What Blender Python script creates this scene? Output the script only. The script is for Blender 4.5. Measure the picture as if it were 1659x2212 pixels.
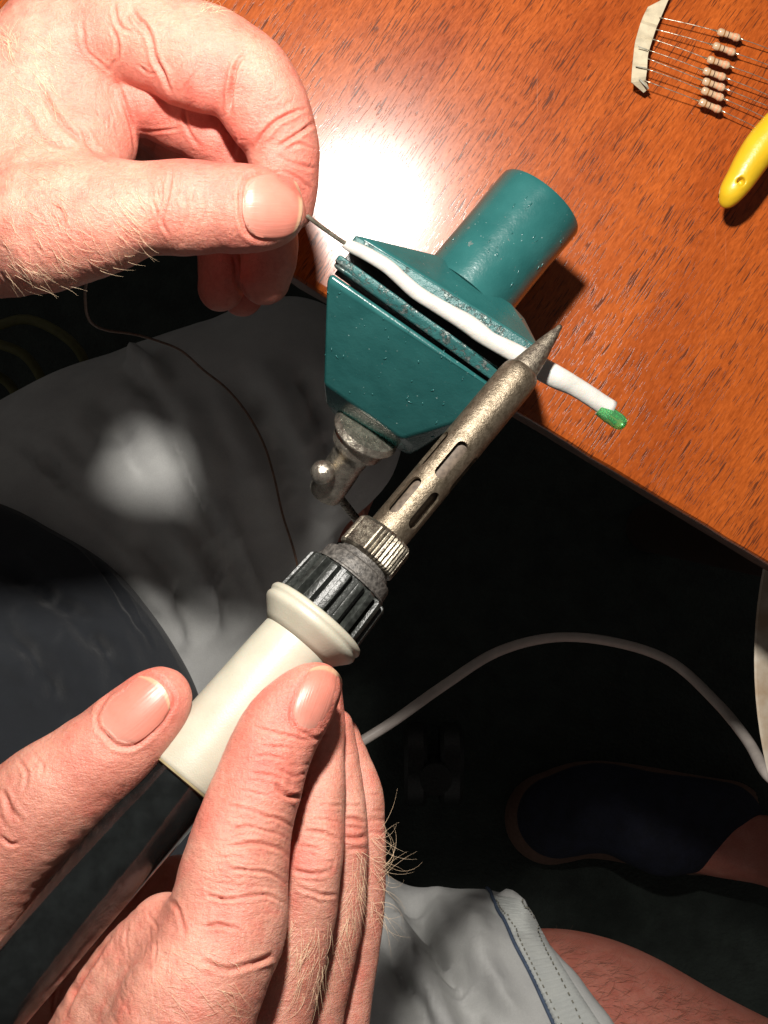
import bpy, bmesh, math, random
import numpy as np
from mathutils import Vector, Matrix, noise
from mathutils.bvhtree import BVHTree

random.seed(7); rng = np.random.default_rng(7)
for o in list(bpy.data.objects): bpy.data.objects.remove(o)
scn = bpy.context.scene
scn.unit_settings.system = 'METRIC'; scn.unit_settings.scale_length = 0.01      # one unit is one centimetre
COL = scn.collection

# ------------------------------------------------------------ camera, world, lamp, exposure
CAM_H = 50.0; PXCM = 65.0; CU, CV = 829.5, 1106.0                               # table top is z = 0
def P(u, v, z=0.0):
    k = (CAM_H - z) / CAM_H / PXCM
    return Vector(((u - CU) * k, (CV - v) * k, z))
def RC(r, z):                                                                    # photo pixels to centimetres at height z
    return r * (CAM_H - z) / CAM_H / PXCM
cam_d = bpy.data.cameras.new('camera'); cam = bpy.data.objects.new('camera', cam_d); COL.objects.link(cam)
cam.location = (0, 0, CAM_H); cam.rotation_euler = (0, 0, 0)
cam_d.sensor_fit = 'VERTICAL'; cam_d.sensor_height = 24
cam_d.lens = 24 * CAM_H / (2212 / PXCM); cam_d.clip_start = 0.5; cam_d.clip_end = 1000
scn.camera = cam
scn.render.resolution_x = 768; scn.render.resolution_y = 1024
w = bpy.data.worlds.new('World'); scn.world = w; w.use_nodes = True
bg = w.node_tree.nodes['Background']; bg.inputs[0].default_value = (1.0, 0.93, 0.88, 1); bg.inputs[1].default_value = 0.078
LAMP = P(750, -60, 0); LAMP.z = 38
ld = bpy.data.lights.new('desk_lamp_light', 'SPOT'); lamp = bpy.data.objects.new('desk_lamp_light', ld); COL.objects.link(lamp)
lamp.location = LAMP; ld.energy = 134000; ld.color = (1.0, 0.955, 0.89); ld.shadow_soft_size = 1.3
ld.spot_size = math.radians(84); ld.spot_blend = 0.5
aim = P(540, 940, 0) - LAMP
lamp.rotation_euler = aim.to_track_quat('-Z', 'Y').to_euler()
scn.view_settings.view_transform = 'Standard'; scn.view_settings.look = 'None'
scn.view_settings.exposure = 0.0; scn.view_settings.gamma = 1.0
scn.render.engine = 'CYCLES'

# ------------------------------------------------------------ materials
def new_mat(name):
    m = bpy.data.materials.new(name); m.use_nodes = True
    nt = m.node_tree; b = nt.nodes['Principled BSDF']
    return m, nt, b
def N(nt, t, **kw):
    n = nt.nodes.new(t)
    for k, v in kw.items():
        if k in n.inputs: n.inputs[k].default_value = v
        else: setattr(n, k, v)
    return n
def L(nt, a, b): nt.links.new(a, b)
def coords(nt, scale=(1, 1, 1), rot=(0, 0, 0)):
    tc = nt.nodes.new('ShaderNodeTexCoord'); mp = nt.nodes.new('ShaderNodeMapping')
    mp.inputs['Scale'].default_value = scale; mp.inputs['Rotation'].default_value = rot
    L(nt, tc.outputs['Object'], mp.inputs['Vector']); return mp.outputs[0]
def noise_n(nt, vec, scale, detail=4, rough=.55):
    n = N(nt, 'ShaderNodeTexNoise'); n.inputs['Scale'].default_value = scale
    n.inputs['Detail'].default_value = detail; n.inputs['Roughness'].default_value = rough
    L(nt, vec, n.inputs['Vector']); return n.outputs['Fac']
def ramp(nt, fac, stops):
    r = nt.nodes.new('ShaderNodeValToRGB'); e = r.color_ramp.elements
    while len(e) < len(stops): e.new(0.5)
    for i, (p, c) in enumerate(stops):
        e[i].position = p; e[i].color = (*c, 1) if len(c) == 3 else c
    L(nt, fac, r.inputs[0]); return r.outputs[0]
def mixc(nt, fac, a, b, mode='MIX'):
    m = nt.nodes.new('ShaderNodeMix'); m.data_type = 'RGBA'; m.blend_type = mode
    for i, x in ((0, fac), (6, a), (7, b)):
        if hasattr(x, 'links') or hasattr(x, 'is_linked'): L(nt, x, m.inputs[i])
        elif isinstance(x, (int, float)): m.inputs[i].default_value = x
        else: m.inputs[i].default_value = (*x, 1)
    return m.outputs[2]
def math_n(nt, op, a, b=0.0):
    m = nt.nodes.new('ShaderNodeMath'); m.operation = op
    for i, x in ((0, a), (1, b)):
        if hasattr(x, 'is_linked'): L(nt, x, m.inputs[i])
        else: m.inputs[i].default_value = x
    return m.outputs[0]
def bump(nt, h, strength, dist, prev=None):
    b = nt.nodes.new('ShaderNodeBump'); b.inputs['Strength'].default_value = strength; b.inputs['Distance'].default_value = dist
    L(nt, h, b.inputs['Height'])
    if prev is not None: L(nt, prev, b.inputs['Normal'])
    return b.outputs[0]
def simple(name, col, rough=.5, metal=0., coat=0., nscale=3., nvar=.15, bscale=0, bdist=.01, col2=None, rvar=0.):
    m, nt, b = new_mat(name); v = coords(nt)
    f = noise_n(nt, v, nscale, 5)
    c2 = col2 or tuple(c * (1 - nvar) for c in col)
    c1 = tuple(min(1, c * (1 + nvar)) for c in col) if not col2 else col
    L(nt, ramp(nt, f, [(.35, c2), (.65, c1)]), b.inputs['Base Color'])
    b.inputs['Metallic'].default_value = metal; b.inputs['Roughness'].default_value = rough
    if rvar: L(nt, ramp(nt, noise_n(nt, v, nscale * 2.3, 4), [(.3, (rough - rvar,) * 3), (.7, (rough + rvar,) * 3)]), b.inputs['Roughness'])
    b.inputs['Coat Weight'].default_value = coat
    if bscale: L(nt, bump(nt, noise_n(nt, v, bscale, 4), 1.0, bdist), b.inputs['Normal'])
    return m
MAT = {}
EDGE0, EDGE1 = P(620, 592), P(1650, 1216)
ED = (EDGE1 - EDGE0).normalized(); EN = Vector((-ED.y, ED.x, 0))                 # EN points onto the table
GA = math.atan2(ED.y, ED.x)
def wood():
    m, nt, b = new_mat('varnished_mahogany')
    tc = nt.nodes.new('ShaderNodeTexCoord')
    mp0 = nt.nodes.new('ShaderNodeMapping'); mp0.vector_type = 'TEXTURE'; mp0.inputs['Rotation'].default_value = (0, 0, GA - math.radians(3))
    L(nt, tc.outputs['Object'], mp0.inputs['Vector'])                            # now x runs along the edge, y along the grain
    wob = N(nt, 'ShaderNodeTexNoise'); wob.inputs['Scale'].default_value = .25; wob.inputs['Detail'].default_value = 2
    L(nt, mp0.outputs[0], wob.inputs['Vector'])
    add = nt.nodes.new('ShaderNodeVectorMath'); add.operation = 'MULTIPLY_ADD'
    add.inputs[1].default_value = (.25, .25, .0); L(nt, wob.outputs['Color'], add.inputs[0]); L(nt, mp0.outputs[0], add.inputs[2])
    def sc(s):
        q = nt.nodes.new('ShaderNodeMapping'); q.inputs['Scale'].default_value = s; L(nt, add.outputs[0], q.inputs['Vector']); return q.outputs[0]
    big = noise_n(nt, sc((.35, .08, .3)), 1.0, 3)
    fib = noise_n(nt, sc((9, 1.1, 1)), 1.0, 6, .7)
    fleck = noise_n(nt, sc((10, 2.2, 1)), 1.5, 5, .75)
    c = ramp(nt, big, [(.3, (.25, .046, .007)), (.7, (.40, .090, .014))])
    c = mixc(nt, .75, c, ramp(nt, fib, [(.3, (.62, .56, .50)), (.55, (1, 1, 1)), (.75, (1.25, 1.3, 1.3))]), 'MULTIPLY')
    c = mixc(nt, .6, c, ramp(nt, fleck, [(.35, (.62, .55, .5)), (.6, (1.15, 1.15, 1.1))]), 'MULTIPLY')
    pore = noise_n(nt, sc((19, .85, 1)), 1.0, 2, .45)
    pore2 = noise_n(nt, sc((20, 2.0, 1)), 1.0, 1.5, .4)
    dens = noise_n(nt, sc((.5, .25, 1)), 1.0, 3)
    pm = math_n(nt, 'ADD', pore, math_n(nt, 'MULTIPLY', math_n(nt, 'SUBTRACT', dens, .5), .22))
    pf = ramp(nt, pm, [(.612, (0, 0, 0)), (.638, (1, 1, 1))])
    pf2 = ramp(nt, math_n(nt, 'ADD', pore2, math_n(nt, 'MULTIPLY', math_n(nt, 'SUBTRACT', dens, .5), .2)), [(.64, (0, 0, 0)), (.67, (.8, .8, .8))])
    pmask = math_n(nt, 'MAXIMUM', pf, pf2)
    c = mixc(nt, math_n(nt, 'MULTIPLY', pmask, .85), c, (.055, .016, .008))
    # fine pale scratches
    vs = nt.nodes.new('ShaderNodeMapping'); vs.inputs['Rotation'].default_value = (0, 0, .9); vs.inputs['Scale'].default_value = (9, .28, 1)
    L(nt, tc.outputs['Object'], vs.inputs['Vector'])
    scr = noise_n(nt, vs.outputs[0], 1.0, 1.5)
    sm = ramp(nt, scr, [(.735, (0, 0, 0)), (.75, (.5, .5, .5))])
    c = mixc(nt, math_n(nt, 'MULTIPLY', sm, .35), c, (.55, .25, .15))
    L(nt, c, b.inputs['Base Color'])
    L(nt, ramp(nt, fleck, [(.3, (.20,) * 3), (.7, (.27,) * 3)]), b.inputs['Roughness'])
    h = math_n(nt, 'SUBTRACT', math_n(nt, 'MULTIPLY', fib, .35), pmask)
    h = math_n(nt, 'ADD', h, math_n(nt, 'MULTIPLY', fleck, .5))
    bn = bump(nt, h, .25, .006); L(nt, bn, b.inputs['Normal'])
    b.inputs['Specular IOR Level'].default_value = .16; b.inputs['Coat Weight'].default_value = .33; b.inputs['Coat Roughness'].default_value = .14
    L(nt, bump(nt, h, .16, .004), b.inputs['Coat Normal'])
    return m
MAT['wood'] = wood()
MAT['wood_edge'] = simple('dark_worn_edge', (.10, .035, .016), .5, coat=.2, nscale=2, nvar=.5, bscale=6, bdist=.03)
def skin():
    m, nt, b = new_mat('skin')
    v = coords(nt)
    at = nt.nodes.new('ShaderNodeAttribute'); at.attribute_name = 'red'
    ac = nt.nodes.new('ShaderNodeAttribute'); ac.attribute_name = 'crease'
    base = ramp(nt, noise_n(nt, v, .9, 4), [(.3, (.50, .195, .138)), (.7, (.64, .31, .228))])
    red = ramp(nt, noise_n(nt, v, 1.3, 4), [(.3, (.58, .125, .092)), (.7, (.64, .20, .15))])
    blot = ramp(nt, noise_n(nt, v, 1.7, 3, .5), [(.48, (0, 0, 0)), (.70, (.55, .55, .55))])
    c = mixc(nt, math_n(nt, 'MAXIMUM', at.outputs['Fac'], blot), base, red)
    mott = noise_n(nt, v, 7, 5, .7)
    c = mixc(nt, .5, c, ramp(nt, mott, [(.3, (.78, .62, .60)), (.5, (1, 1, 1)), (.72, (1.14, 1.2, 1.18))]), 'MULTIPLY')
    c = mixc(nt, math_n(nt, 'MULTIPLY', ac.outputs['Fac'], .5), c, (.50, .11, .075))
    sp = ramp(nt, noise_n(nt, v, 2.6, 2), [(.66, (0, 0, 0)), (.74, (1, 1, 1))])
    c = mixc(nt, math_n(nt, 'MULTIPLY', sp, .22), c, (.42, .16, .09))
    L(nt, c, b.inputs['Base Color'])
    b.inputs['Subsurface Weight'].default_value = .42
    b.inputs['Subsurface Radius'].default_value = (1.0, .30, .16)
    b.inputs['Subsurface Scale'].default_value = .26
    b.inputs['Roughness'].default_value = .42; b.inputs['Specular IOR Level'].default_value = .6
    vo = nt.nodes.new('ShaderNodeTexVoronoi'); vo.feature = 'DISTANCE_TO_EDGE'; vo.inputs['Scale'].default_value = 13
    wv = nt.nodes.new('ShaderNodeMixRGB'); wv.inputs[0].default_value = .05
    nn = nt.nodes.new('ShaderNodeTexNoise'); nn.inputs['Scale'].default_value = 4; L(nt, v, nn.inputs['Vector'])
    L(nt, v, wv.inputs[1]); L(nt, nn.outputs['Color'], wv.inputs[2]); L(nt, wv.outputs[0], vo.inputs['Vector'])
    cell = ramp(nt, vo.outputs['Distance'], [(0, (0, 0, 0)), (.12, (1, 1, 1))])
    h = math_n(nt, 'ADD', math_n(nt, 'MULTIPLY', cell, .12), math_n(nt, 'ADD', math_n(nt, 'ADD', noise_n(nt, coords(nt, (5, 13, 5), (0, 0, .7)), 1.0, 5, .7), math_n(nt, 'MULTIPLY', noise_n(nt, coords(nt, (9, 4, 6), (0, 0, .2)), 1.3, 4, .7), .7)), math_n(nt, 'MULTIPLY', noise_n(nt, v, 40, 3), .12)))
    L(nt, bump(nt, h, .8, .042), b.inputs['Normal'])
    return m
MAT['skin'] = skin()
def nail_mat():
    m, nt, b = new_mat('finger_nail')
    at = nt.nodes.new('ShaderNodeAttribute'); at.attribute_name = 'tipness'
    ar = nt.nodes.new('ShaderNodeAttribute'); ar.attribute_name = 'across'
    v = coords(nt)
    c = ramp(nt, at.outputs['Fac'], [(0, (.56, .27, .21)), (.2, (.54, .20, .15)), (.92, (.52, .175, .128)), (.95, (.50, .29, .18)), (1, (.50, .31, .20))])
    c = mixc(nt, .3, c, ramp(nt, noise_n(nt, v, 3, 3), [(.3, (.82, .75, .72)), (.7, (1.08, 1.08, 1.08))]), 'MULTIPLY')
    L(nt, c, b.inputs['Base Color']); b.inputs['Roughness'].default_value = .38
    b.inputs['Subsurface Weight'].default_value = .2; b.inputs['Subsurface Radius'].default_value = (1, .4, .25); b.inputs['Subsurface Scale'].default_value = .12
    w_ = nt.nodes.new('ShaderNodeMath'); w_.operation = 'MULTIPLY'; L(nt, ar.outputs['Fac'], w_.inputs[0]); w_.inputs[1].default_value = 26
    cb = nt.nodes.new('ShaderNodeCombineXYZ'); L(nt, w_.outputs[0], cb.inputs[0]); 
    t2 = math_n(nt, 'MULTIPLY', at.outputs['Fac'], 1.5); L(nt, t2, cb.inputs[1])
    L(nt, bump(nt, noise_n(nt, cb.outputs[0], 1.0, 3), .8, .013), b.inputs['Normal'])
    return m
MAT['nail'] = nail_mat()
MAT['hair_pale'] = simple('pale_hair', (.75, .55, .36), .4)
MAT['hair_dark'] = simple('brown_leg_hair', (.16, .08, .045), .5)
def paint():
    m, nt, b = new_mat('teal_green_paint'); v = coords(nt)
    c = ramp(nt, noise_n(nt, v, .8, 3), [(.3, (.012, .074, .072)), (.7, (.021, .102, .098))])
    chip = ramp(nt, noise_n(nt, v, 2.1, 5, .7), [(.675, (0, 0, 0)), (.69, (1, 1, 1))])
    c = mixc(nt, math_n(nt, 'MULTIPLY', chip, .7), c, (.12, .14, .13))
    speck = ramp(nt, noise_n(nt, v, 9, 2), [(.735, (0, 0, 0)), (.76, (1, 1, 1))])
    c = mixc(nt, math_n(nt, 'MULTIPLY', speck, .8), c, (.30, .42, .40))
    L(nt, c, b.inputs['Base Color'])
    L(nt, ramp(nt, noise_n(nt, v, 3, 4), [(.3, (.22,) * 3), (.7, (.30,) * 3)]), b.inputs['Roughness'])
    b.inputs['Coat Weight'].default_value = .35; b.inputs['Coat Roughness'].default_value = .16; b.inputs['Specular IOR Level'].default_value = .35
    h = math_n(nt, 'ADD', noise_n(nt, v, 1.6, 3), math_n(nt, 'MULTIPLY', noise_n(nt, v, 16, 4), .22))
    h = math_n(nt, 'ADD', h, math_n(nt, 'MULTIPLY', speck, .6))
    h = math_n(nt, 'SUBTRACT', h, math_n(nt, 'MULTIPLY', chip, .25))
    L(nt, bump(nt, h, .5, .045), b.inputs['Normal'])
    return m
MAT['paint'] = paint()
def jaw_paint():
    m, nt, b = new_mat('scuffed_jaw_paint'); v = coords(nt)
    c = ramp(nt, noise_n(nt, v, .9, 3), [(.3, (.018, .085, .085)), (.7, (.035, .13, .125))])
    mp = coords(nt, (1, 1, 1), (0, 0, GA))
    chip = ramp(nt, noise_n(nt, v, 2.6, 7, .8), [(.53, (0, 0, 0)), (.56, (1, 1, 1))])
    c = mixc(nt, math_n(nt, 'MULTIPLY', chip, .75), c, ramp(nt, noise_n(nt, v, 9, 4), [(.35, (.04, .05, .045)), (.6, (.32, .35, .33))]))
    L(nt, c, b.inputs['Base Color']); b.inputs['Roughness'].default_value = .34
    L(nt, math_n(nt, 'MULTIPLY', chip, .45), b.inputs['Metallic'])
    L(nt, bump(nt, math_n(nt, 'SUBTRACT', noise_n(nt, v, 5, 5, .7), math_n(nt, 'MULTIPLY', chip, .5)), .9, .05), b.inputs['Normal'])
    return m
MAT['jaw'] = jaw_paint()
def metal(name, c1, c2, r, bs=8., bd=.02, ns=3.):
    m, nt, b = new_mat(name); v = coords(nt)
    L(nt, ramp(nt, noise_n(nt, v, ns, 6, .75), [(.35, c2), (.62, c1)]), b.inputs['Base Color'])
    b.inputs['Metallic'].default_value = .9
    L(nt, ramp(nt, noise_n(nt, v, ns * 2, 4), [(.3, (max(.05, r - .12),) * 3), (.7, (r + .12,) * 3)]), b.inputs['Roughness'])
    L(nt, bump(nt, noise_n(nt, v, bs, 5, .7), .8, bd), b.inputs['Normal'])
    return m
MAT['nickel'] = metal('pitted_nickel', (.68, .62, .52), (.34, .30, .25), .27, 13, .025)
def barrel_mat():
    m, nt, b = new_mat('heat_stained_steel'); v = coords(nt)
    at = nt.nodes.new('ShaderNodeAttribute'); at.attribute_name = 'heat'
    mott = noise_n(nt, v, 5, 7, .8)
    shiny = ramp(nt, mott, [(.35, (.10, .078, .052)), (.65, (.27, .22, .16))])
    ox = ramp(nt, mott, [(.42, (.010, .0085, .007)), (.5, (.034, .030, .026)), (.62, (.088, .082, .073))])
    f = math_n(nt, 'ADD', at.outputs['Fac'], math_n(nt, 'MULTIPLY', math_n(nt, 'SUBTRACT', noise_n(nt, v, 2.2, 4), .5), .7))
    f = ramp(nt, f, [(.3, (0, 0, 0)), (.7, (1, 1, 1))])
    L(nt, mixc(nt, f, shiny, ox), b.inputs['Base Color'])
    L(nt, ramp(nt, f, [(0, (.8,) * 3), (1, (.12,) * 3)]), b.inputs['Metallic'])
    L(nt, ramp(nt, f, [(0, (.38,) * 3), (1, (.6,) * 3)]), b.inputs['Roughness'])
    b.inputs['Specular IOR Level'].default_value = .35
    L(nt, bump(nt, noise_n(nt, v, 14, 5, .7), .7, .03), b.inputs['Normal'])
    return m
MAT['barrel'] = barrel_mat()
MAT['heater'] = simple('dull_ceramic_heater', (.10, .075, .055), .7, nscale=8, nvar=.3)
MAT['tip'] = metal('burnt_tip', (.30, .26, .20), (.10, .08, .065), .5, 16, .03, 6.)
MAT['nut'] = metal('brass_nickel_nut', (.30, .27, .21), (.12, .10, .08), .36, 12, .02)
MAT['collar'] = simple('grey_sooty_collar', (.085, .078, .07), .55, metal=.3, nscale=9, nvar=.6, bscale=14, bdist=.02)
MAT['black'] = simple('black_ribbed_plastic', (.018, .020, .018), .38, nscale=6, nvar=.5, bscale=10, bdist=.02)
MAT['grip'] = simple('glossy_black_grip', (.005, .006, .006), .14, coat=.3, nscale=2, nvar=.3, bscale=1.2, bdist=.02)
def cream():
    m, nt, b = new_mat('cream_handle_plastic'); v = coords(nt)
    c = ramp(nt, noise_n(nt, v, 1.2, 4), [(.3, (.38, .355, .28)), (.7, (.435, .41, .33))])
    d = ramp(nt, noise_n(nt, v, 3.3, 2), [(.74, (0, 0, 0)), (.765, (1, 1, 1))])
    c = mixc(nt, math_n(nt, 'MULTIPLY', d, .6), c, (.16, .12, .07))
    L(nt, c, b.inputs['Base Color']); b.inputs['Roughness'].default_value = .42
    b.inputs['Subsurface Weight'].default_value = .1; b.inputs['Subsurface Scale'].default_value = .15
    L(nt, bump(nt, noise_n(nt, v, 22, 3), .5, .012), b.inputs['Normal'])
    return m
MAT['cream'] = cream()
def shrink():
    m, nt, b = new_mat('white_heat_shrink'); v = coords(nt)
    L(nt, ramp(nt, noise_n(nt, v, 2, 4), [(.3, (.42, .405, .37)), (.7, (.52, .505, .47))]), b.inputs['Base Color'])
    b.inputs['Roughness'].default_value = .36; b.inputs['Subsurface Weight'].default_value = .25; b.inputs['Subsurface Scale'].default_value = .12
    L(nt, bump(nt, noise_n(nt, v, 3.5, 4), .5, .04), b.inputs['Normal'])
    return m
MAT['shrink'] = shrink()
m, nt, b = new_mat('green_led_plastic'); b.inputs['Base Color'].default_value = (.22, .82, .30, 1)
b.inputs['Transmission Weight'].default_value = .85; b.inputs['Roughness'].default_value = .06; MAT['led'] = m
MAT['led_in'] = simple('dark_green_led_inside', (.02, .16, .04), .4, metal=.2)
MAT['wire'] = metal('tinned_wire', (.80, .74, .60), (.5, .44, .32), .28, 10, .004)
MAT['string'] = simple('brown_wire_sleeve', (.19, .11, .075), .6, nscale=4, nvar=.3)
MAT['paper'] = simple('beige_paper_tape', (.42, .36, .25), .8, nscale=3, nvar=.12, bscale=7, bdist=.012)
MAT['mark'] = simple('grey_pressed_mark', (.26, .25, .20), .8)
MAT['res'] = simple('beige_resistor_lacquer', (.46, .31, .19), .25, coat=.5, nscale=9, nvar=.12)
MAT['band_brown'] = simple('brown_band', (.30, .13, .04), .3, coat=.4)
MAT['band_black'] = simple('black_band', (.045, .02, .015), .3, coat=.4)
MAT['band_orange'] = simple('orange_band', (.52, .22, .12), .3, coat=.4)
MAT['yellow'] = simple('yellow_dipped_plastic', (.58, .36, .012), .36, coat=.35, nscale=1.5, nvar=.06, bscale=5, bdist=.012)
def cloth(name, c1, c2, ws, bd, rough=.9, mix_n=.6):
    m, nt, b = new_mat(name); v = coords(nt)
    wv = nt.nodes.new('ShaderNodeTexWave'); wv.inputs['Scale'].default_value = ws; wv.inputs['Distortion'].default_value = 1.2; wv.inputs['Detail'].default_value = 1
    mp = coords(nt, (1, 1, 1), (0, 0, .6)); L(nt, mp, wv.inputs['Vector'])
    c = ramp(nt, noise_n(nt, v, .35, 5, .6), [(.3, c2), (.7, c1)])
    c = mixc(nt, .35, c, ramp(nt, noise_n(nt, v, 14, 4, .8), [(.3, (.75,) * 3), (.7, (1.15,) * 3)]), 'MULTIPLY')
    L(nt, c, b.inputs['Base Color']); b.inputs['Roughness'].default_value = rough
    b.inputs['Sheen Weight'].default_value = .15
    h = math_n(nt, 'ADD', math_n(nt, 'MULTIPLY', wv.outputs['Fac'], .6), math_n(nt, 'ADD', noise_n(nt, v, 9, 5, .7), math_n(nt, 'MULTIPLY', noise_n(nt, v, .8, 3), 4)))
    L(nt, bump(nt, h, .7, bd), b.inputs['Normal'])
    return m
MAT['shorts'] = cloth('stone_grey_shorts_cloth', (.72, .725, .70), (.58, .58, .57), 14, .03)
MAT['hem'] = cloth('stone_grey_hem_cloth', (.74, .76, .72), (.60, .63, .62), 9, .05)
MAT['shirt'] = cloth('navy_knit', (.022, .026, .033), (.015, .018, .024), 9, .05)
MAT['thread'] = simple('blue_seam_thread', (.07, .10, .16), .8)
MAT['floor'] = simple('dark_green_carpet', (.024, .032, .027), .95, nscale=.5, nvar=.25, bscale=3, bdist=.3)
MAT['shoe'] = simple('navy_slipper_cloth', (.008, .010, .024), .8, nscale=1, nvar=.3, bscale=3, bdist=.1)
MAT['sole'] = simple('tan_sole', (.13, .07, .048), .7)
MAT['cable'] = simple('white_cable_sleeve', (.62, .55, .50), .45, nscale=1, nvar=.08)
MAT['olive'] = simple('olive_cable_sleeve', (.10, .095, .03), .6)
MAT['dish'] = simple('aged_white_enamel', (.66, .60, .50), .4, coat=.2, nscale=.8, nvar=.3, col2=(.45, .33, .22))
MAT['darkwood'] = simple('dark_brown_wood', (.035, .02, .014), .6, nscale=.6)

# ------------------------------------------------------------ object helpers
def tag(o, label=None, cat=None, group=None, kind=None):
    if label: o['label'] = label
    if cat: o['category'] = cat
    if group: o['group'] = group
    if kind: o['kind'] = kind
    return o
def empty(name, loc, label, cat, group=None):
    o = bpy.data.objects.new(name, None); COL.objects.link(o); o.location = loc; o.empty_display_size = .5
    o['_l'] = 0; del o['_l']
    return tag(o, label, cat, group)
def parent(o, p):
    o.parent = p; q = p; T = Vector((0, 0, 0))
    M = Matrix.Identity(4); chain_ = []
    while q: chain_.append(q); q = q.parent
    for c in reversed(chain_): M = M @ c.matrix_parent_inverse @ Matrix.LocRotScale(c.location, c.rotation_euler, c.scale)
    o.matrix_parent_inverse = M.inverted()
def link(name, me, mat, par=None, smooth=True):
    o = bpy.data.objects.new(name, me); COL.objects.link(o)
    if mat and not me.materials: me.materials.append(mat)
    if smooth and len(me.polygons): me.polygons.foreach_set('use_smooth', [True] * len(me.polygons))
    if par: parent(o, par)
    return o
def mesh_from(name, V, F):
    me = bpy.data.meshes.new(name); me.from_pydata([tuple(v) for v in V], [], [tuple(f) for f in F]); me.update(); return me
def mesh_np(name, V, Q):
    me = bpy.data.meshes.new(name); nv, nq = len(V), len(Q)
    me.vertices.add(nv); me.vertices.foreach_set('co', V.astype(np.float32).ravel())
    me.loops.add(nq * 4); me.loops.foreach_set('vertex_index', Q.astype(np.int32).ravel())
    me.polygons.add(nq); me.polygons.foreach_set('loop_start', np.arange(0, nq * 4, 4, dtype=np.int32))
    me.polygons.foreach_set('loop_total', np.full(nq, 4, dtype=np.int32))
    me.update(calc_edges=True); me.validate(); return me
def autosmooth(o, ang=35):
    me = o.data; bm = bmesh.new(); bm.from_mesh(me)
    for e in bm.edges:
        if len(e.link_faces) == 2 and e.calc_face_angle(0) > math.radians(ang): e.smooth = False
    bm.to_mesh(me); bm.free()
def catmull(pts, n=4):
    A = np.array(pts, float); out = []
    P0 = np.vstack([2 * A[0] - A[1], A, 2 * A[-1] - A[-2]])
    for i in range(1, len(P0) - 2):
        p0, p1, p2, p3 = P0[i - 1:i + 3]
        for k in range(n):
            t = k / n
            out.append(.5 * ((2 * p1) + (-p0 + p2) * t + (2 * p0 - 5 * p1 + 4 * p2 - p3) * t * t + (-p0 + 3 * p1 - 3 * p2 + p3) * t ** 3))
    out.append(A[-1]); return np.array(out)
def tube_vf(pts, rad, sides=10, cap=True, V=None, F=None):
    V = [] if V is None else V; F = [] if F is None else F; base = len(V)
    pts = [Vector(p) for p in pts]; n = len(pts)
    rad = [rad] * n if isinstance(rad, (int, float)) else rad
    up = None
    for i, p in enumerate(pts):
        t = (pts[min(i + 1, n - 1)] - pts[max(i - 1, 0)]).normalized()
        if up is None: up = t.orthogonal().normalized()
        up = (up - t * up.dot(t)).normalized(); sd = t.cross(up)
        for k in range(sides):
            a = 2 * math.pi * k / sides; V.append(p + (up * math.cos(a) + sd * math.sin(a)) * rad[i])
    for i in range(n - 1):
        for k in range(sides):
            a = base + i * sides + k; b_ = base + i * sides + (k + 1) % sides
            F.append((a, b_, b_ + sides, a + sides))
    if cap:
        F.append(tuple(base + k for k in reversed(range(sides)))); F.append(tuple(base + (n - 1) * sides + k for k in range(sides)))
    return V, F
def tube(name, pts, rad, mat, par=None, sides=10):
    V, F = tube_vf(pts, rad, sides); return link(name, mesh_from(name, V, F), mat, par)
def uvtube(name, uvz, rad, mat, par=None, sides=10, n=5):
    q = catmull([tuple(P(*p[:3])) for p in uvz], n); return tube(name, q, rad, mat, par, sides)
def hull(name, pts, mat, par=None, bevel=.12, seg=3, smooth_ang=35, jitter=0):
    bm = bmesh.new()
    for p in pts: bm.verts.new(p)
    bmesh.ops.convex_hull(bm, input=bm.verts)
    lone = [v for v in bm.verts if not v.link_faces]; bmesh.ops.delete(bm, geom=lone, context='VERTS')
    bmesh.ops.dissolve_limit(bm, angle_limit=math.radians(4), verts=bm.verts, edges=bm.edges)
    if bevel: bmesh.ops.bevel(bm, geom=[e for e in bm.edges], offset=bevel, segments=seg, profile=.5, affect='EDGES', clamp_overlap=True)
    bmesh.ops.recalc_face_normals(bm, faces=bm.faces)
    me = bpy.data.meshes.new(name); bm.to_mesh(me); bm.free()
    o = link(name, me, mat, par); autosmooth(o, smooth_ang); return o
def lathe(name, A, D, prof, mat, par=None, seg=48, rfun=None, ang=30, X=None):
    """prof: list of (distance along D from A, radius)"""
    D = D.normalized(); X = X or D.orthogonal().normalized(); X = (X - D * X.dot(D)).normalized(); Y = D.cross(X); V = []; F = []
    for i, (s, r) in enumerate(prof):
        for k in range(seg):
            a = 2 * math.pi * k / seg; rr = rfun(i, s, r, a) if rfun else r
            V.append(A + D * s + (X * math.cos(a) + Y * math.sin(a)) * rr)
    for i in range(len(prof) - 1):
        for k in range(seg):
            a = i * seg + k; b_ = i * seg + (k + 1) % seg; F.append((a, b_, b_ + seg, a + seg))
    F.append(tuple(reversed(range(seg)))); F.append(tuple(range((len(prof) - 1) * seg, len(prof) * seg)))
    me = mesh_from(name, V, F); bm = bmesh.new(); bm.from_mesh(me); bmesh.ops.recalc_face_normals(bm, faces=bm.faces); bm.to_mesh(me); bm.free()
    o = link(name, me, mat, par); autosmooth(o, ang); return o

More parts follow.
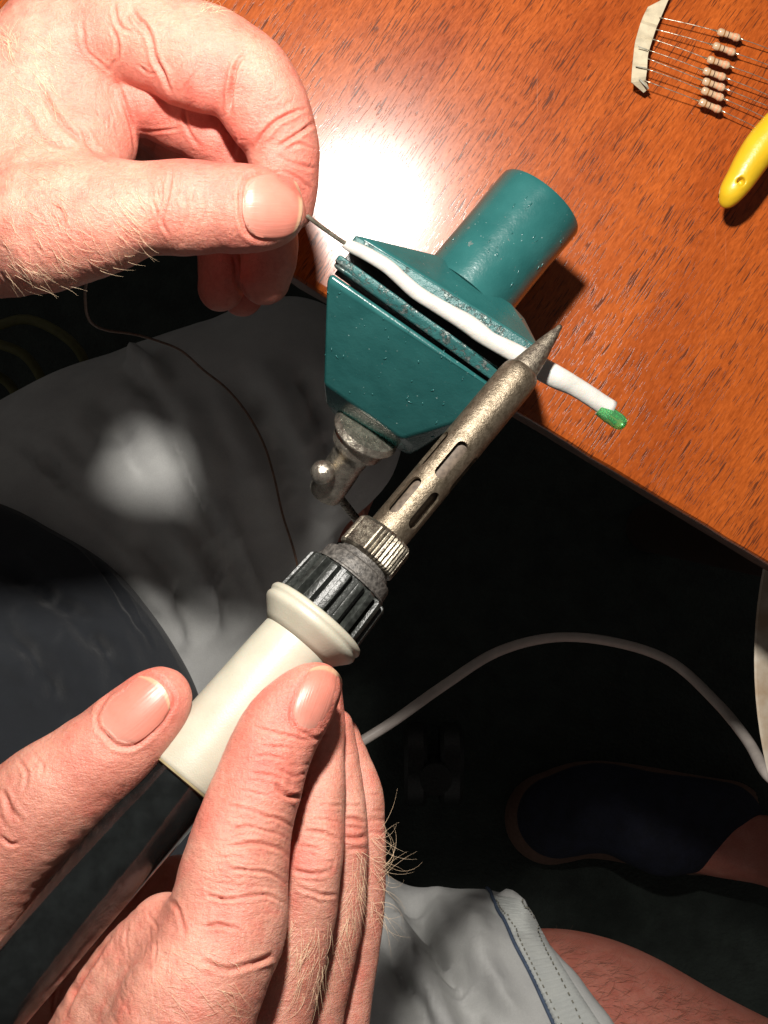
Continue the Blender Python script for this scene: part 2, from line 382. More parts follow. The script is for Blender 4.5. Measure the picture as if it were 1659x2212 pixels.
# ------------------------------------------------------------ sculpting by distance field
BIG = 5.0
def smin(a, b, k):
    if k <= 0: return np.minimum(a, b)
    h = np.maximum(k - np.abs(a - b), 0) / k
    return np.minimum(a, b) - h * h * k * .25
class Field:
    def __init__(s, lo, hi, h):
        s.lo = np.array(lo, float); s.h = h; s.n = np.ceil((np.array(hi) - s.lo) / h).astype(int) + 1
        s.ax = [(s.lo[i] + h * np.arange(s.n[i])).astype(np.float32) for i in range(3)]
        s.d = np.full(s.n, BIG, np.float32)
    def reg(s, lo, hi):
        a = np.clip(np.floor((np.array(lo) - s.lo) / s.h).astype(int), 0, s.n); b_ = np.clip(np.ceil((np.array(hi) - s.lo) / s.h).astype(int) + 1, 0, s.n)
        return tuple(slice(x, y) for x, y in zip(a, b_))
    def cone(s, d, p, r0, q, r1, k=0, m=.35):
        p = np.array(p); q = np.array(q); R = max(r0, r1) + m + k
        sl = s.reg(np.minimum(p, q) - R, np.maximum(p, q) + R)
        if any(x.stop <= x.start for x in sl): return
        X = s.ax[0][sl[0]][:, None, None] - p[0]; Y = s.ax[1][sl[1]][None, :, None] - p[1]; Z = s.ax[2][sl[2]][None, None, :] - p[2]
        w = q - p; ww = float(w @ w) + 1e-9
        t = np.clip((X * w[0] + Y * w[1] + Z * w[2]) / ww, 0, 1)
        dd = np.sqrt((X - t * w[0]) ** 2 + (Y - t * w[1]) ** 2 + (Z - t * w[2]) ** 2) - (r0 + t * (r1 - r0))
        d[sl] = smin(d[sl], dd.astype(np.float32), k)
    def chain(s, uvzr, k=0, n=4, m=.35):
        d = np.full(s.n, BIG, np.float32)
        pr = [(*P(u, v, z), RC(r, z)) for u, v, z, r in uvzr]
        C_ = catmull(pr, n)
        for a, b_ in zip(C_[:-1], C_[1:]): s.cone(d, a[:3], a[3], b_[:3], b_[3], k, m)
        return d
    def mesh(s, smooth=2):
        d = s.d; ins = d < 0
        c = [ins[i:d.shape[0] - 1 + i, j:d.shape[1] - 1 + j, k:d.shape[2] - 1 + k] for i in (0, 1) for j in (0, 1) for k in (0, 1)]
        cnt = sum(x.astype(np.int8) for x in c); act = (cnt > 0) & (cnt < 8)
        idx = np.argwhere(act); N_ = len(idx); vid = np.full(act.shape, -1, np.int32); vid[act] = np.arange(N_)
        off = np.array([(i, j, k) for i in (0, 1) for j in (0, 1) for k in (0, 1)])
        val = np.stack([d[idx[:, 0] + o[0], idx[:, 1] + o[1], idx[:, 2] + o[2]] for o in off], 1)
        acc = np.zeros((N_, 3)); num = np.zeros(N_)
        for a in range(8):
            for b_ in range(a + 1, 8):
                if np.abs(off[a] - off[b_]).sum() != 1: continue
                va, vb = val[:, a], val[:, b_]; mk = (va < 0) != (vb < 0)
                t = np.where(mk, va / np.where(mk, va - vb, 1), 0)
                acc += mk[:, None] * (off[a] + t[:, None] * (off[b_] - off[a])); num += mk
        V = (idx + acc / num[:, None]) * s.h + s.lo
        Q = []
        for ax in range(3):
            sh = list(d.shape); a0 = [slice(None)] * 3; a1 = [slice(None)] * 3
            a0[ax] = slice(0, -1); a1[ax] = slice(1, None)
            A0 = ins[tuple(a0)]; A1 = ins[tuple(a1)]
            e = np.argwhere(A0 != A1); o1, o2 = [(1, 2), (2, 0), (0, 1)][ax]
            ok = (e[:, o1] > 0) & (e[:, o2] > 0) & (e[:, o1] < sh[o1] - 1) & (e[:, o2] < sh[o2] - 1); e = e[ok]
            flip = A0[e[:, 0], e[:, 1], e[:, 2]]
            def g(x, y):
                f = e.copy(); f[:, o1] -= x; f[:, o2] -= y; return vid[f[:, 0], f[:, 1], f[:, 2]]
            q = np.stack([g(1, 1), g(0, 1), g(0, 0), g(1, 0)], 1)
            q[~flip] = q[~flip][:, ::-1]; Q.append(q)
        Q = np.concatenate(Q); Q = Q[(Q >= 0).all(1)]
        for _ in range(smooth): V = V + .5 * (lap(V, Q) - V)
        return V, Q
def lap(V, Q):
    a = np.concatenate([Q[:, i] for i in range(4)] + [Q[:, (i + 1) % 4] for i in range(4)]); b_ = np.concatenate([Q[:, (i + 1) % 4] for i in range(4)] + [Q[:, i] for i in range(4)])
    n = np.bincount(a, minlength=len(V)).astype(float); n[n == 0] = 1
    out = np.stack([np.bincount(a, V[b_, i], minlength=len(V)) / n for i in range(3)], 1)
    z = np.bincount(a, minlength=len(V)) == 0; out[z] = V[z]; return out
def normals(V, Q):
    fn = np.cross(V[Q[:, 2]] - V[Q[:, 0]], V[Q[:, 3]] - V[Q[:, 1]])
    n = np.stack([sum(np.bincount(Q[:, j], fn[:, i], minlength=len(V)) for j in range(4)) for i in range(3)], 1)
    return n / (np.linalg.norm(n, axis=1, keepdims=True) + 1e-12)
def topx(V):
    k = CAM_H * PXCM / (CAM_H - V[:, 2]); return np.stack([CU + V[:, 0] * k, CV - V[:, 1] * k], 1)
def seg_dist(p, line):
    L_ = np.array(line, float); best = np.full(len(p), 1e9); 
    for a, b_ in zip(L_[:-1], L_[1:]):
        w_ = b_ - a; t = np.clip(((p - a) @ w_) / (w_ @ w_ + 1e-9), 0, 1); best = np.minimum(best, np.linalg.norm(p - a - t[:, None] * w_, axis=1))
    return best
def end_taper(p, line):
    L_ = np.array(line, float); s = np.concatenate([[0], np.cumsum(np.linalg.norm(np.diff(L_, axis=0), axis=1))]); tot = s[-1]
    best = np.full(len(p), 1e9); par_ = np.zeros(len(p))
    for i, (a, b_) in enumerate(zip(L_[:-1], L_[1:])):
        w_ = b_ - a; t = np.clip(((p - a) @ w_) / (w_ @ w_ + 1e-9), 0, 1); dd = np.linalg.norm(p - a - t[:, None] * w_, axis=1)
        m_ = dd < best; best[m_] = dd[m_]; par_[m_] = (s[i] + t[m_] * np.linalg.norm(w_)) / tot
    return best, np.clip(np.minimum(par_, 1 - par_) * 4, 0, 1) ** .6
def creases(V, Q, strokes):
    """strokes: (polyline in photo pixels, width px, depth cm, zmin) carved along the surface normal"""
    n = normals(V, Q); px = topx(V); wa = vnoise(V, 1.6, 1., 21); wb = vnoise(V, 1.6, 1., 57); px = px + np.stack([wa, wb], 1) * 5; dm = .55 + .9 * np.clip(.5 + vnoise(V, 1.1, 1.3, 33), 0, 1); disp = np.zeros(len(V)); cr = np.zeros(len(V))
    view = np.stack([-V[:, 0], -V[:, 1], CAM_H - V[:, 2]], 1); view /= np.linalg.norm(view, axis=1, keepdims=True)
    face = np.clip((n * view).sum(1) * 3, 0, 1)
    for st in strokes:
        line, w_, dep = st[:3]; zmin = st[3] if len(st) > 3 else -1e9; zmax = st[4] if len(st) > 4 else 1e9
        if len(line) > 2: line = catmull(line, 4)
        L_ = np.array(line); lo = L_.min(0) - 4 * w_; hi = L_.max(0) + 4 * w_
        m_ = np.where(((px > lo) & (px < hi)).all(1) & (face > 0) & (V[:, 2] > zmin) & (V[:, 2] < zmax))[0]
        if not len(m_): continue
        dd, tp = end_taper(px[m_], line)
        g = np.exp(-(dd / w_) ** 2); r = np.exp(-((dd - 2.2 * w_) / w_) ** 2)
        disp[m_] += (-dep * g + dep * .38 * r) * tp * face[m_]
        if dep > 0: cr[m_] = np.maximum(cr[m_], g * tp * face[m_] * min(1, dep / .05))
    return V + n * (disp * dm)[:, None], cr
def vnoise(V, scale, amp, seed=0.):
    return np.array([noise.noise(Vector((x * scale + seed, y * scale, z * scale))) for x, y, z in V]) * amp
def add_attr(me, name, arr):
    a = me.attributes.new(name, 'FLOAT', 'POINT'); a.data.foreach_set('value', np.asarray(arr, np.float32))

# ------------------------------------------------------------ setting: floor, table
fl = mesh_from('floor', [(-300, -300, -72), (300, -300, -72), (300, 300, -72), (-300, 300, -72)], [(0, 1, 2, 3)])
tag(link('floor', fl, MAT['floor'], smooth=False), kind='structure', label='dark green carpeted floor far below the table')
tb = empty('table', tuple(P(1300, 600, 0)), 'varnished reddish mahogany table with dark open grain', 'table')
def on_table(a, b_, z): return EDGE0 + ED * a + EN * b_ + Vector((0, 0, z))
V = []; F = []
prof = [(55, -2.2), (.15, -2.2), (.02, -2.0), (0, -1.2), (.0, -.5), (.03, -.16), (.12, -.03), (.3, 0), (.34, 0), (55, 0)]
na = 120; xs = np.linspace(-45, 45, na)
for x in xs:
    for (y, z) in prof:
        j = .05 * noise.noise(Vector((x * .9, z, 0))) + .03 * noise.noise(Vector((x * 4, z, 3))) if y < 1 else 0
        V.append(on_table(x, y + j, z + (j * .3 if -2 < z < -.01 else 0)))
np_ = len(prof)
for i in range(na - 1):
    for k in range(np_ - 1): F.append((i * np_ + k, (i + 1) * np_ + k, (i + 1) * np_ + k + 1, i * np_ + k + 1))
    F.append((i * np_ + np_ - 1, (i + 1) * np_ + np_ - 1, (i + 1) * np_, i * np_))
me = mesh_from('tabletop', V, F); me.materials.append(MAT['wood']); me.materials.append(MAT['wood_edge'])
for p in me.polygons:
    k = p.index % np_
    p.material_index = 1 if k <= 4 else 0
top = link('tabletop', me, None, tb); autosmooth(top, 40)
for (a, b_) in ((26, 5), (-22, 12)):
    c0 = on_table(a, b_, -2.25)
    lathe('leg', c0, Vector((0, 0, -1)), [(0, 3), (10, 2.8), (12, 3.2), (14, 2.6), (66, 2.0), (69.7, 2.0)], MAT['darkwood'], tb, 24)

# ------------------------------------------------------------ vise
vs = empty('bench_vise', tuple(P(930, 740, 0)), 'small teal green painted bench vise holding the white tube at the table edge', 'vise')
TOPZ = 6.3
# rear jaw with sloping shoulder
hull('rear_jaw', [P(768, 508, TOPZ), P(792, 514, TOPZ - .05), P(1164, 750, TOPZ - .05), P(1140, 772, TOPZ), P(752, 532, TOPZ - .1), P(1128, 786, TOPZ - .1),
     P(752, 532, 3), P(1128, 786, 3), P(945, 552, 5.35), P(975, 574, 5.3), P(1104, 656, 5.3), P(1133, 688, 5.3),
     P(960, 590, 2.6), P(1090, 680, 2.6), P(800, 560, 3.2), P(1150, 750, 3.0)], MAT['paint'], vs, .07)
hull('jaw_pad', [P(770, 509, TOPZ + .06), P(1162, 750, TOPZ + .06), P(1130, 785, TOPZ + .06), P(755, 530, TOPZ + .06),
     P(770, 509, TOPZ - .3), P(1162, 750, TOPZ - .3), P(1130, 785, TOPZ - .3), P(755, 530, TOPZ - .3)], MAT['jaw'], vs, .04)['label'] = 'scuffed and chipped rear jaw pad'
# front jaw: lip plate, recessed groove, big sloping face
hull('jaw_lip', [P(734, 549, TOPZ), P(1083, 800, TOPZ), P(1066, 824, TOPZ - .25), P(722, 578, TOPZ - .25), P(720, 566, TOPZ - .1),
     P(738, 556, 4.0), P(1080, 802, 4.0), P(1070, 822, 4.0), P(730, 580, 4.0)], MAT['jaw'], vs, .07)['label'] = 'front jaw lip with bare scratched edge'
hull('front_jaw', [P(716, 590, 6.0), P(1062, 831, 6.0), P(706, 604, 5.98), P(699, 828, 3.6), P(868, 948, 3.5), P(703, 872, 2.2), P(722, 897, 1.7), P(788, 914, 1.8),
     P(884, 984, 2.0), P(905, 974, 2.6), P(1010, 905, 4.9), P(1052, 846, 5.8), P(730, 600, 3), P(1060, 828, 3), P(740, 640, .6), P(1040, 820, .6), P(880, 960, .6), P(760, 880, .5)],
     MAT['paint'], vs, .32, 6)
hull('guide_block', [P(u, v, z) for (u, v) in ((762, 535), (722, 592), (1120, 792), (1062, 834)) for z in (2.2, 4.9)], MAT['black'], vs, .03)
hull('clamp_base', [P(u, v, z) for (u, v) in ((830, 640), (1060, 620), (1080, 780), (900, 770)) for z in (.05, 3.2)], MAT['paint'], vs, .15)
# round slide barrel
a0 = P(1000, 638, 4.3); a1 = P(1168, 437, 3.72); D = a1 - a0; Ls = D.length; R0 = RC(103, 3.8)
lathe('slide_barrel', a0, D, [(0, R0)] + [(Ls * t, R0 * (1 + .006 * math.sin(9 * t))) for t in (.2, .4, .6, .8, .95)] + [(Ls - .06, R0), (Ls - .01, R0 - .03), (Ls, R0 - .09), (Ls - .01, R0 - .22), (Ls - .5, R0 - .24)], MAT['paint'], vs, 72)
# raised weld blob and drips
for (u, v, z, r) in ((985, 606, 5.45, .12), (1104, 690, 5.0, .08), (868, 600, 6.3, .07)):
    c = P(u, v, z); q = [c + Vector((-.16, .05, 0)), c + Vector((0, 0, .02)), c + Vector((.18, -.1, 0))]
    tube('paint_blob', q, [r * .5, r, r * .6], MAT['paint'], vs, 10)
# small drips, dents and specks caught in the paint
V, F = [], []; rd = random.Random(21)
for host in [o for o in vs.children if o.name.split('.')[0] in ('front_jaw', 'slide_barrel', 'rear_jaw')]:
    bv = BVHTree.FromPolygons([v.co for v in host.data.vertices], [tuple(p.vertices) for p in host.data.polygons])
    box = {'front_jaw': (700, 1040, 600, 960, 30), 'slide_barrel': (960, 1230, 390, 640, 14), 'rear_jaw': (780, 1150, 520, 760, 12)}[host.name.split('.')[0]]
    for _ in range(box[4] * 2):
        u, v = rd.uniform(*box[:2]), rd.uniform(*box[2:4]); r = bv.ray_cast(Vector((0, 0, CAM_H)), (P(u, v, 0) - Vector((0, 0, CAM_H))).normalized())
        if r[0] is None or r[0].z < 2.4: continue
        p, n_ = r[0], r[1]; dv = Vector((rd.gauss(.02, .03), rd.uniform(.02, .09), 0)); dv -= n_ * dv.dot(n_); s_ = rd.uniform(.010, .022)
        V, F = tube_vf([p - dv - n_ * .01, p + n_ * .004, p + dv + n_ * .004, p + dv * 1.3 - n_ * .01], [s_ * .4, s_, s_ * 1.2, s_ * .4], 6, True, V, F)
tag(link('paint_drips', mesh_from('paint_drips', V, F), MAT['paint'], vs), kind='stuff')
# clamp screw with swivel head
sc = empty('part', (0, 0, 0), None, None); bpy.data.objects.remove(sc)
s0 = P(800, 920, 2.3); s1 = P(702, 1066, .4); D = (s1 - s0); Ls = D.length
px = 1 / 68.
scr = lathe('clamp_screw', s0, D, [(0, .2), (0.1, 70 * px), (.3, 76 * px), (.36, 75 * px), (.42, 68 * px), (.50, 57 * px), (.60, 57 * px), (.66, 60 * px), (.85, 61 * px), (.92, 59 * px), (.97, 53 * px), (1.05, 48 * px), (1.3, 43 * px), (1.7, 40 * px), (2.1, 41 * px), (Ls - .2, 41 * px), (Ls - .05, 39 * px), (Ls, 30 * px)], MAT['nickel'], vs, 64)
bc = P(697, 1020, 1.9)
bm = bmesh.new(); bmesh.ops.create_uvsphere(bm, u_segments=28, v_segments=18, radius=.40)
for v in bm.verts: v.co = v.co * (1 + .03 * noise.noise(v.co * 6)) + bc
me = bpy.data.meshes.new('bar_ball'); bm.to_mesh(me); bm.free(); link('bar_ball', me, MAT['nickel'], scr)
tube('tommy_bar', [bc, bc.lerp(P(735, 1085, -1.0), .5), P(775, 1128, -3.2)], .15, MAT['nickel'], scr, 16)

# ------------------------------------------------------------ white tube, wire, light emitting diode
tubepts = [(743, 526, 6.75, 9), (760, 533, 6.8, 13), (800, 553, 6.8, 14.5), (838, 577, 6.8, 15), (868, 604, 6.8, 15.5), (900, 632, 6.8, 16.5), (938, 656, 6.85, 17), (975, 678, 6.85, 18),
           (1005, 696, 6.9, 20.5), (1035, 717, 6.9, 20), (1060, 735, 6.9, 17.5), (1100, 756, 6.9, 20), (1140, 778, 6.9, 22), (1172, 798, 6.9, 25), (1205, 816, 6.9, 26), (1240, 834, 6.8, 22.5), (1280, 859, 6.7, 21.5), (1322, 886, 6.6, 21)]
q = catmull([(*P(u, v, z), RC(r, z)) for u, v, z, r in tubepts], 5)
q[-1][3] = q[-2][3]
V, F = [], []; 
for i in range(len(q)):
    t = (Vector(q[min(i + 1, len(q) - 1)][:3]) - Vector(q[max(i - 1, 0)][:3])).normalized(); sd = t.cross(Vector((0, 0, 1))).normalized(); up = sd.cross(t)
    for k in range(24):
        a = 2 * math.pi * k / 24
        rr = q[i][3] * (1 + .05 * noise.noise(Vector((q[i][0] * 1.5, q[i][1] * 1.5, a))) + .035 * math.sin(2 * a + i * .15))
        V.append(Vector(q[i][:3]) + sd * math.cos(a) * rr + up * math.sin(a) * rr * .78)
n_ = len(q)
for i in range(n_ - 1):
    for k in range(24): F.append((i * 24 + k, i * 24 + (k + 1) % 24, (i + 1) * 24 + (k + 1) % 24, (i + 1) * 24 + k))
base = len(V); c_ = Vector(q[-1][:3])                                             # open end with wall thickness
for k in range(24): V.append(c_ + (V[(n_ - 1) * 24 + k] - c_) * .80)
for k in range(24): V.append(c_ + (V[(n_ - 1) * 24 + k] - c_) * .78 - (Vector(q[-1][:3]) - Vector(q[-4][:3])))
for k in range(24):
    k2 = (k + 1) % 24; F.append(((n_ - 1) * 24 + k, (n_ - 1) * 24 + k2, base + k2, base + k)); F.append((base + k, base + k2, base + 24 + k2, base + 24 + k))
F.append(tuple(range(23, -1, -1)))
me = mesh_from('heat_shrink_tube', V, F); bm = bmesh.new(); bm.from_mesh(me); bmesh.ops.recalc_face_normals(bm, faces=bm.faces); bm.to_mesh(me); bm.free()
tag(link('heat_shrink_tube', me, MAT['shrink']), 'white wrinkled heat shrink tube lying along the vise jaws', 'tube')
ledD = (P(1356, 927, 6.45) - P(1306, 892, 6.5)); l0 = P(1313, 894, 6.62)
rl = RC(18, 6.5)
led = lathe('light_emitting_diode', l0, ledD, [(-.3, rl * .9), (0, rl), (.06, rl * 1.04), (.12, rl * 1.0), (.32, rl), (.42, rl * .97), (.50, rl * .86), (.57, rl * .66), (.61, rl * .4), (.625, rl * .08)], MAT['led'], None, 32, ang=60)
tag(led, 'small green light emitting diode sticking out of the white tube', 'led')
for off in (-.05, .05):
    dn = ledD.normalized(); sdv = dn.cross(Vector((0, 0, 1))).normalized() * off
    tube('lead_frame', [l0 - dn * .25 + sdv, l0 + dn * .1 + sdv, l0 + dn * .34 + sdv * 1.3], [.025, .035, .05], MAT['led_in'], led, 8)
wire = uvtube('wire', [(560, 395, 7.6), (625, 440, 7.75), (664, 467, 7.75), (700, 494, 7.3), (748, 527, 6.8), (790, 548, 6.8)], RC(5, 7), MAT['wire'], None, 12)
tag(wire, 'thin tinned wire pinched between finger and thumb, running into the white tube', 'wire')
tag(uvtube('loose_wire', [(188, 600, 1.5), (184, 640, -1), (192, 690, -5), (225, 712, -9), (290, 722, -12), (345, 738, -15), (392, 758, -17), (440, 800, -18.3), (490, 840, -18.5), (535, 895, -18.3), (570, 960, -18), (592, 1030, -18), (610, 1110, -18.2), (635, 1190, -18.5), (650, 1260, -19)],
    .055, MAT['string'], None, 8), 'thin brown wire hanging from the left hand across the shorts', 'wire')
for i, pts in enumerate(([(-30, 712, -40), (60, 690, -40), (150, 735, -40), (190, 800, -41), (200, 880, -42)], [(-30, 735, -41), (50, 765, -41), (95, 830, -42), (110, 900, -43)], [(-30, 800, -41), (20, 830, -42), (60, 900, -43)])):
    if i == 0: coil = empty('cable_coil', tuple(P(60, 780, -42)), 'dim olive cable coiled in the dark under the left hand', 'cable')
    uvtube('loop', pts, .3, MAT['olive'], coil, 10)

# ------------------------------------------------------------ soldering iron
IA = P(1212, 703, 7.7); IB = P(395, 1684, 11.2); ID = (IB - IA).normalized(); IL = (IB - IA).length
def s_at(u):                                                                      # distance from the tip where the axis shows at photo column u
    lo, hi = -1.0, IL * 2
    for _ in range(50):
        m_ = (lo + hi) / 2; p = IA + ID * m_; uu = CU + p.x * CAM_H * PXCM / (CAM_H - p.z)
        if uu > u: lo = m_
        else: hi = m_
    return lo
def pr(lst): return [(s_at(u), RC(r, (IA + ID * s_at(u)).z)) for u, r in lst]
iron = empty('soldering_iron', tuple(IB), 'soldering iron with cream handle, slotted steel barrel and pointed tip, held in the lower hand', 'soldering iron')
camdir = Vector((0, 0, 1))
IX = (camdir - ID * camdir.dot(ID)).normalized(); IY = ID.cross(IX)
lathe('tip', IA, ID, pr([(1212, 3), (1209, 6), (1204, 7), (1197, 11), (1180, 17), (1160, 24), (1143, 29), (1133, 31), (1120, 30), (1100, 28)]), MAT['tip'], iron, 32,
      rfun=lambda i, s, r, a: r * (1 + .03 * math.sin(5 * a + s * 7)), ang=50)
ss = [(1132, 26), (1132, 34), (1128.5, 39), (1124, 42), (1118, 43.5)]
full = pr(ss) + [(s, RC(44.5 + 3 * (s - s_at(1118)) / (s_at(835) - s_at(1118)), (IA + ID * s).z)) for s in np.linspace(s_at(1110), s_at(820), 40)]
prof2 = full + [(s, r - .09) for s, r in reversed(full[2:])]
V = []; F = []; seg = 96; X, Y = IX, IY
for (s, r) in prof2:
    for k in range(seg):
        a = 2 * math.pi * k / seg; V.append(IA + ID * s + (X * math.cos(a) + Y * math.sin(a)) * r)
m_ = len(prof2)
for i in range(m_):
    j = (i + 1) % m_
    for k in range(seg): F.append((i * seg + k, i * seg + (k + 1) % seg, j * seg + (k + 1) % seg, j * seg + k))
me = mesh_from('barrel', V, F); bm = bmesh.new(); bm.from_mesh(me); bmesh.ops.recalc_face_normals(bm, faces=bm.faces); bm.to_mesh(me); bm.free()
bar = link('barrel', me, MAT['barrel'])
bm = bmesh.new()
for (ul, ur, offs) in ((934, 995, 4), (858, 919, -35 + 1)):
    for j in range(5):
        a = math.radians(offs + 72 * j)
        rad = X * math.cos(a) + Y * math.sin(a) * -1.0
        rad = (X * math.cos(a) - Y * math.sin(a))
        sl, sr = s_at(ur), s_at(ul); tang = ID.cross(rad); w2 = .175; pts2 = []
        for e_, c in ((0, sl + w2), (1, sr - w2)):
            for t in range(9):
                th = math.pi * t / 8 + (math.pi / 2 if e_ == 0 else -math.pi / 2)
                pts2.append((c + w2 * math.cos(th), w2 * math.sin(th)))
        lo_ = [bm.verts.new(IA + ID * s + tang * t_ + rad * .28) for s, t_ in pts2]; hi_ = [bm.verts.new(IA + ID * s + tang * t_ + rad * .95) for s, t_ in pts2]
        bm.faces.new(lo_); bm.faces.new(list(reversed(hi_)))
        for t in range(len(pts2)): bm.faces.new((lo_[t], hi_[t], hi_[(t + 1) % len(pts2)], lo_[(t + 1) % len(pts2)]))
bmesh.ops.recalc_face_normals(bm, faces=bm.faces)
cme = bpy.data.meshes.new('cutter'); bm.to_mesh(cme); bm.free(); cut = bpy.data.objects.new('cutter', cme); COL.objects.link(cut)
md = bar.modifiers.new('slots', 'BOOLEAN'); md.object = cut; md.operation = 'DIFFERENCE'; md.solver = 'EXACT'
bpy.context.view_layer.update()
dg = bpy.context.evaluated_depsgraph_get(); nm = bpy.data.meshes.new_from_object(bar.evaluated_get(dg)); bar.modifiers.clear(); bar.data = nm; nm.name = 'barrel'
bpy.data.objects.remove(cut); bpy.data.meshes.remove(cme)
if not nm.materials: nm.materials.append(MAT['barrel'])
vv = np.array([v.co for v in nm.vertices]); sv = (vv - np.array(IA)) @ np.array(ID)
add_attr(nm, 'heat', np.clip(1 - (sv - s_at(1030)) / (s_at(890) - s_at(1030)), 0, 1))
autosmooth(bar, 30); parent(bar, iron)
lathe('heater_core', IA, ID, pr([(1110, 20), (1100, 30), (830, 32), (825, 20)]), MAT['heater'], iron, 32)
def knurl(i, s, r, a):
    a2 = (math.degrees(a) + 360) % 360
    flat = any(abs((a2 - c + 180) % 360 - 180) < 24 for c in (38, 158, 278))
    if flat:
        c = min((38, 158, 278), key=lambda c: abs((a2 - c + 180) % 360 - 180)); dlt = math.radians((a2 - c + 180) % 360 - 180)
        return min(r, r * .935 / math.cos(dlt))
    return r * (1 - .045 * (0.5 + .5 * math.cos(45 * a)) ** .7) if .2 < i < 99 else r
lathe('knurled_nut', IA, ID, pr([(836, 50), (836, 63), (834, 67), (831, 70), (793, 72), (790, 69), (788, 62), (787, 52)]), MAT['nut'], iron, 360, rfun=knurl, ang=25, X=IX)
lathe('washer', IA, ID, pr([(790, 40), (790, 60), (784, 62), (783, 68), (779, 70), (776, 68), (776, 40)]), MAT['collar'], iron, 48)
lathe('collar', IA, ID, pr([(778, 60), (778, 74), (776, 81), (773, 84), (758, 87), (756, 90), (754, 90), (753, 80)]), MAT['collar'], iron, 72)
lathe('fin_core', IA, ID, pr([(758, 60), (757, 84), (700, 86), (688, 88), (684, 80)]), MAT['black'], iron, 48)
nf = 18
fin_mesh = None
for j in range(nf):
    a = 2 * math.pi * j / nf + .1; rad = IX * math.cos(a) + IY * math.sin(a); tg = ID.cross(rad)
    pts_ = []
    for (u, r) in ((752, 78), (752, 98), (749, 103), (690, 109), (684, 109), (684, 78)):
        s = s_at(u); rr = RC(r, (IA + ID * s).z)
        for sg in (-1, 1): pts_.append(IA + ID * s + rad * rr + tg * sg * (.115 if r < 90 else .095))
    hull('cooling_fin', pts_, MAT['black'], iron, .018, 2)
lathe('handle_flange', IA, ID, pr([(689, 90), (689, 110), (687, 117), (684, 120), (681, 121), (678.5, 120), (676, 117.5), (673.5, 119), (670, 120), (666, 118), (662, 113), (655, 103), (648, 93), (641, 84)]), MAT['cream'], iron, 96, ang=60)
hp = [(646, 80), (640, 83), (630, 84)] + [(u, 84.5 + (630 - u) * .055) for u in range(610, 410, -20)] + [(404, 97), (400, 96), (397, 93), (396, 88), (396, 70)]
lathe('handle', IA, ID, pr(hp), MAT['cream'], iron, 96, ang=60)
lathe('handle_end_rim', IA, ID, pr([(399, 90), (397.5, 94.5), (395, 94), (393.5, 90), (393.5, 60)]), simple('yellowed_rim', (.26, .21, .11), .5), iron, 96)
lathe('grip', IA, ID, pr([(398, 60), (394, 84), (380, 85)] + [(u, 84 - (380 - u) * .012) for u in range(350, -150, -50)] + [(-140, 60)]), MAT['grip'], iron, 64)

# ------------------------------------------------------------ resistors on paper tape, yellow handled pliers
def Z3(x, y): return (1261.8 + x * .248, y * .248)
th = .045
outl = [(585, -40), (750, -40), (665, 160), (630, 240), (600, 330), (578, 400), (556, 480), (548, 600), (535, 700)]
inl = [(575, -40), (555, 60), (520, 130), (492, 200), (465, 290), (442, 380), (428, 500), (418, 600), (410, 720)]
V = []; F = []
nT = len(outl)
Lr = catmull([(*Z3(*p), 0) for p in outl[1:]], 3); Ll = catmull([(*Z3(*p), 0) for p in inl[1:]], 3); nT = len(Lr)
for i in range(nT):
    f = i / (nT - 1); z = .35 + .45 * f + .05 * math.sin(i * 2.3)
    for k in range(4):
        t = k / 3; V.append(P(Ll[i][0] * (1 - t) + Lr[i][0] * t, Ll[i][1] * (1 - t) + Lr[i][1] * t, z + .02 * math.sin(i * 1.7 + k * 2)))
for i in range(nT - 1):
    for k in range(3): F.append((i * 4 + k, i * 4 + k + 1, i * 4 + 5 + k, i * 4 + 4 + k))
nv = len(V); V += [p - Vector((0, 0, th)) for p in V]; F += [tuple(nv + x for x in reversed(f)) for f in F]
rim = [i * 4 for i in range(nT)] + [(nT - 1) * 4 + k for k in (1, 2, 3)] + [i * 4 + 3 for i in range(nT - 2, -1, -1)] + [2, 1]
for a, b_ in zip(rim, rim[1:] + rim[:1]): F.append((a, b_, b_ + nv, a + nv))
me = mesh_from('paper_tape', V, F); bm = bmesh.new(); bm.from_mesh(me); bmesh.ops.recalc_face_normals(bm, faces=bm.faces); bm.to_mesh(me); bm.free()
tape = link('paper_tape', me, MAT['paper']); autosmooth(tape, 50); tag(tape, 'strip of beige paper tape holding the resistor leads', 'tape')
e0 = P(*Z3(412, 716), .80); e1 = P(*Z3(536, 702), .80)
hull('folded_end', [e0, e1, P(*Z3(566, 770), .55), P(*Z3(518, 808), .5), e0 - Vector((0, 0, .05)), e1 - Vector((0, 0, .05)), P(*Z3(566, 770), .5), P(*Z3(518, 808), .45), P(*Z3(480, 776), .58)], MAT['paper'], tape, 0)['label'] = 'creased torn end of the tape'
for y0, x0, x1, dy in ((405, 470, 552, 30), (577, 448, 545, 18), (690, 480, 560, 80)):
    a, b_ = Z3(x0, y0), Z3(x1, y0 + dy); tube('pressed_mark', [P(*a, .72 + y0 * .0002), P(*b_, .72 + y0 * .0002)], .02 if y0 < 650 else .03, MAT['mark'], tape, 6)
RS = [((1190, 280), (1370, 340), (655, 152), (1640, 440)), ((1150, 400), (1320, 465), (625, 255), (1640, 580)), ((1100, 520), (1280, 580), (595, 340), (1640, 715)), ((1065, 620), (1250, 685), (556, 435), (1640, 845)),
      ((1060, 710), (1235, 775), (553, 510), (1640, 940)), ((1050, 790), (1225, 865), (545, 600), (1640, 1060)), ((1030, 890), (1205, 970), (525, 700), (1560, 1140))]
rname = ['topmost', 'second from the top', 'third from the top', 'middle, fourth from the top', 'fifth from the top', 'second lowest', 'lowest and nearest the yellow handle']
Lb = .80; Rb = .13
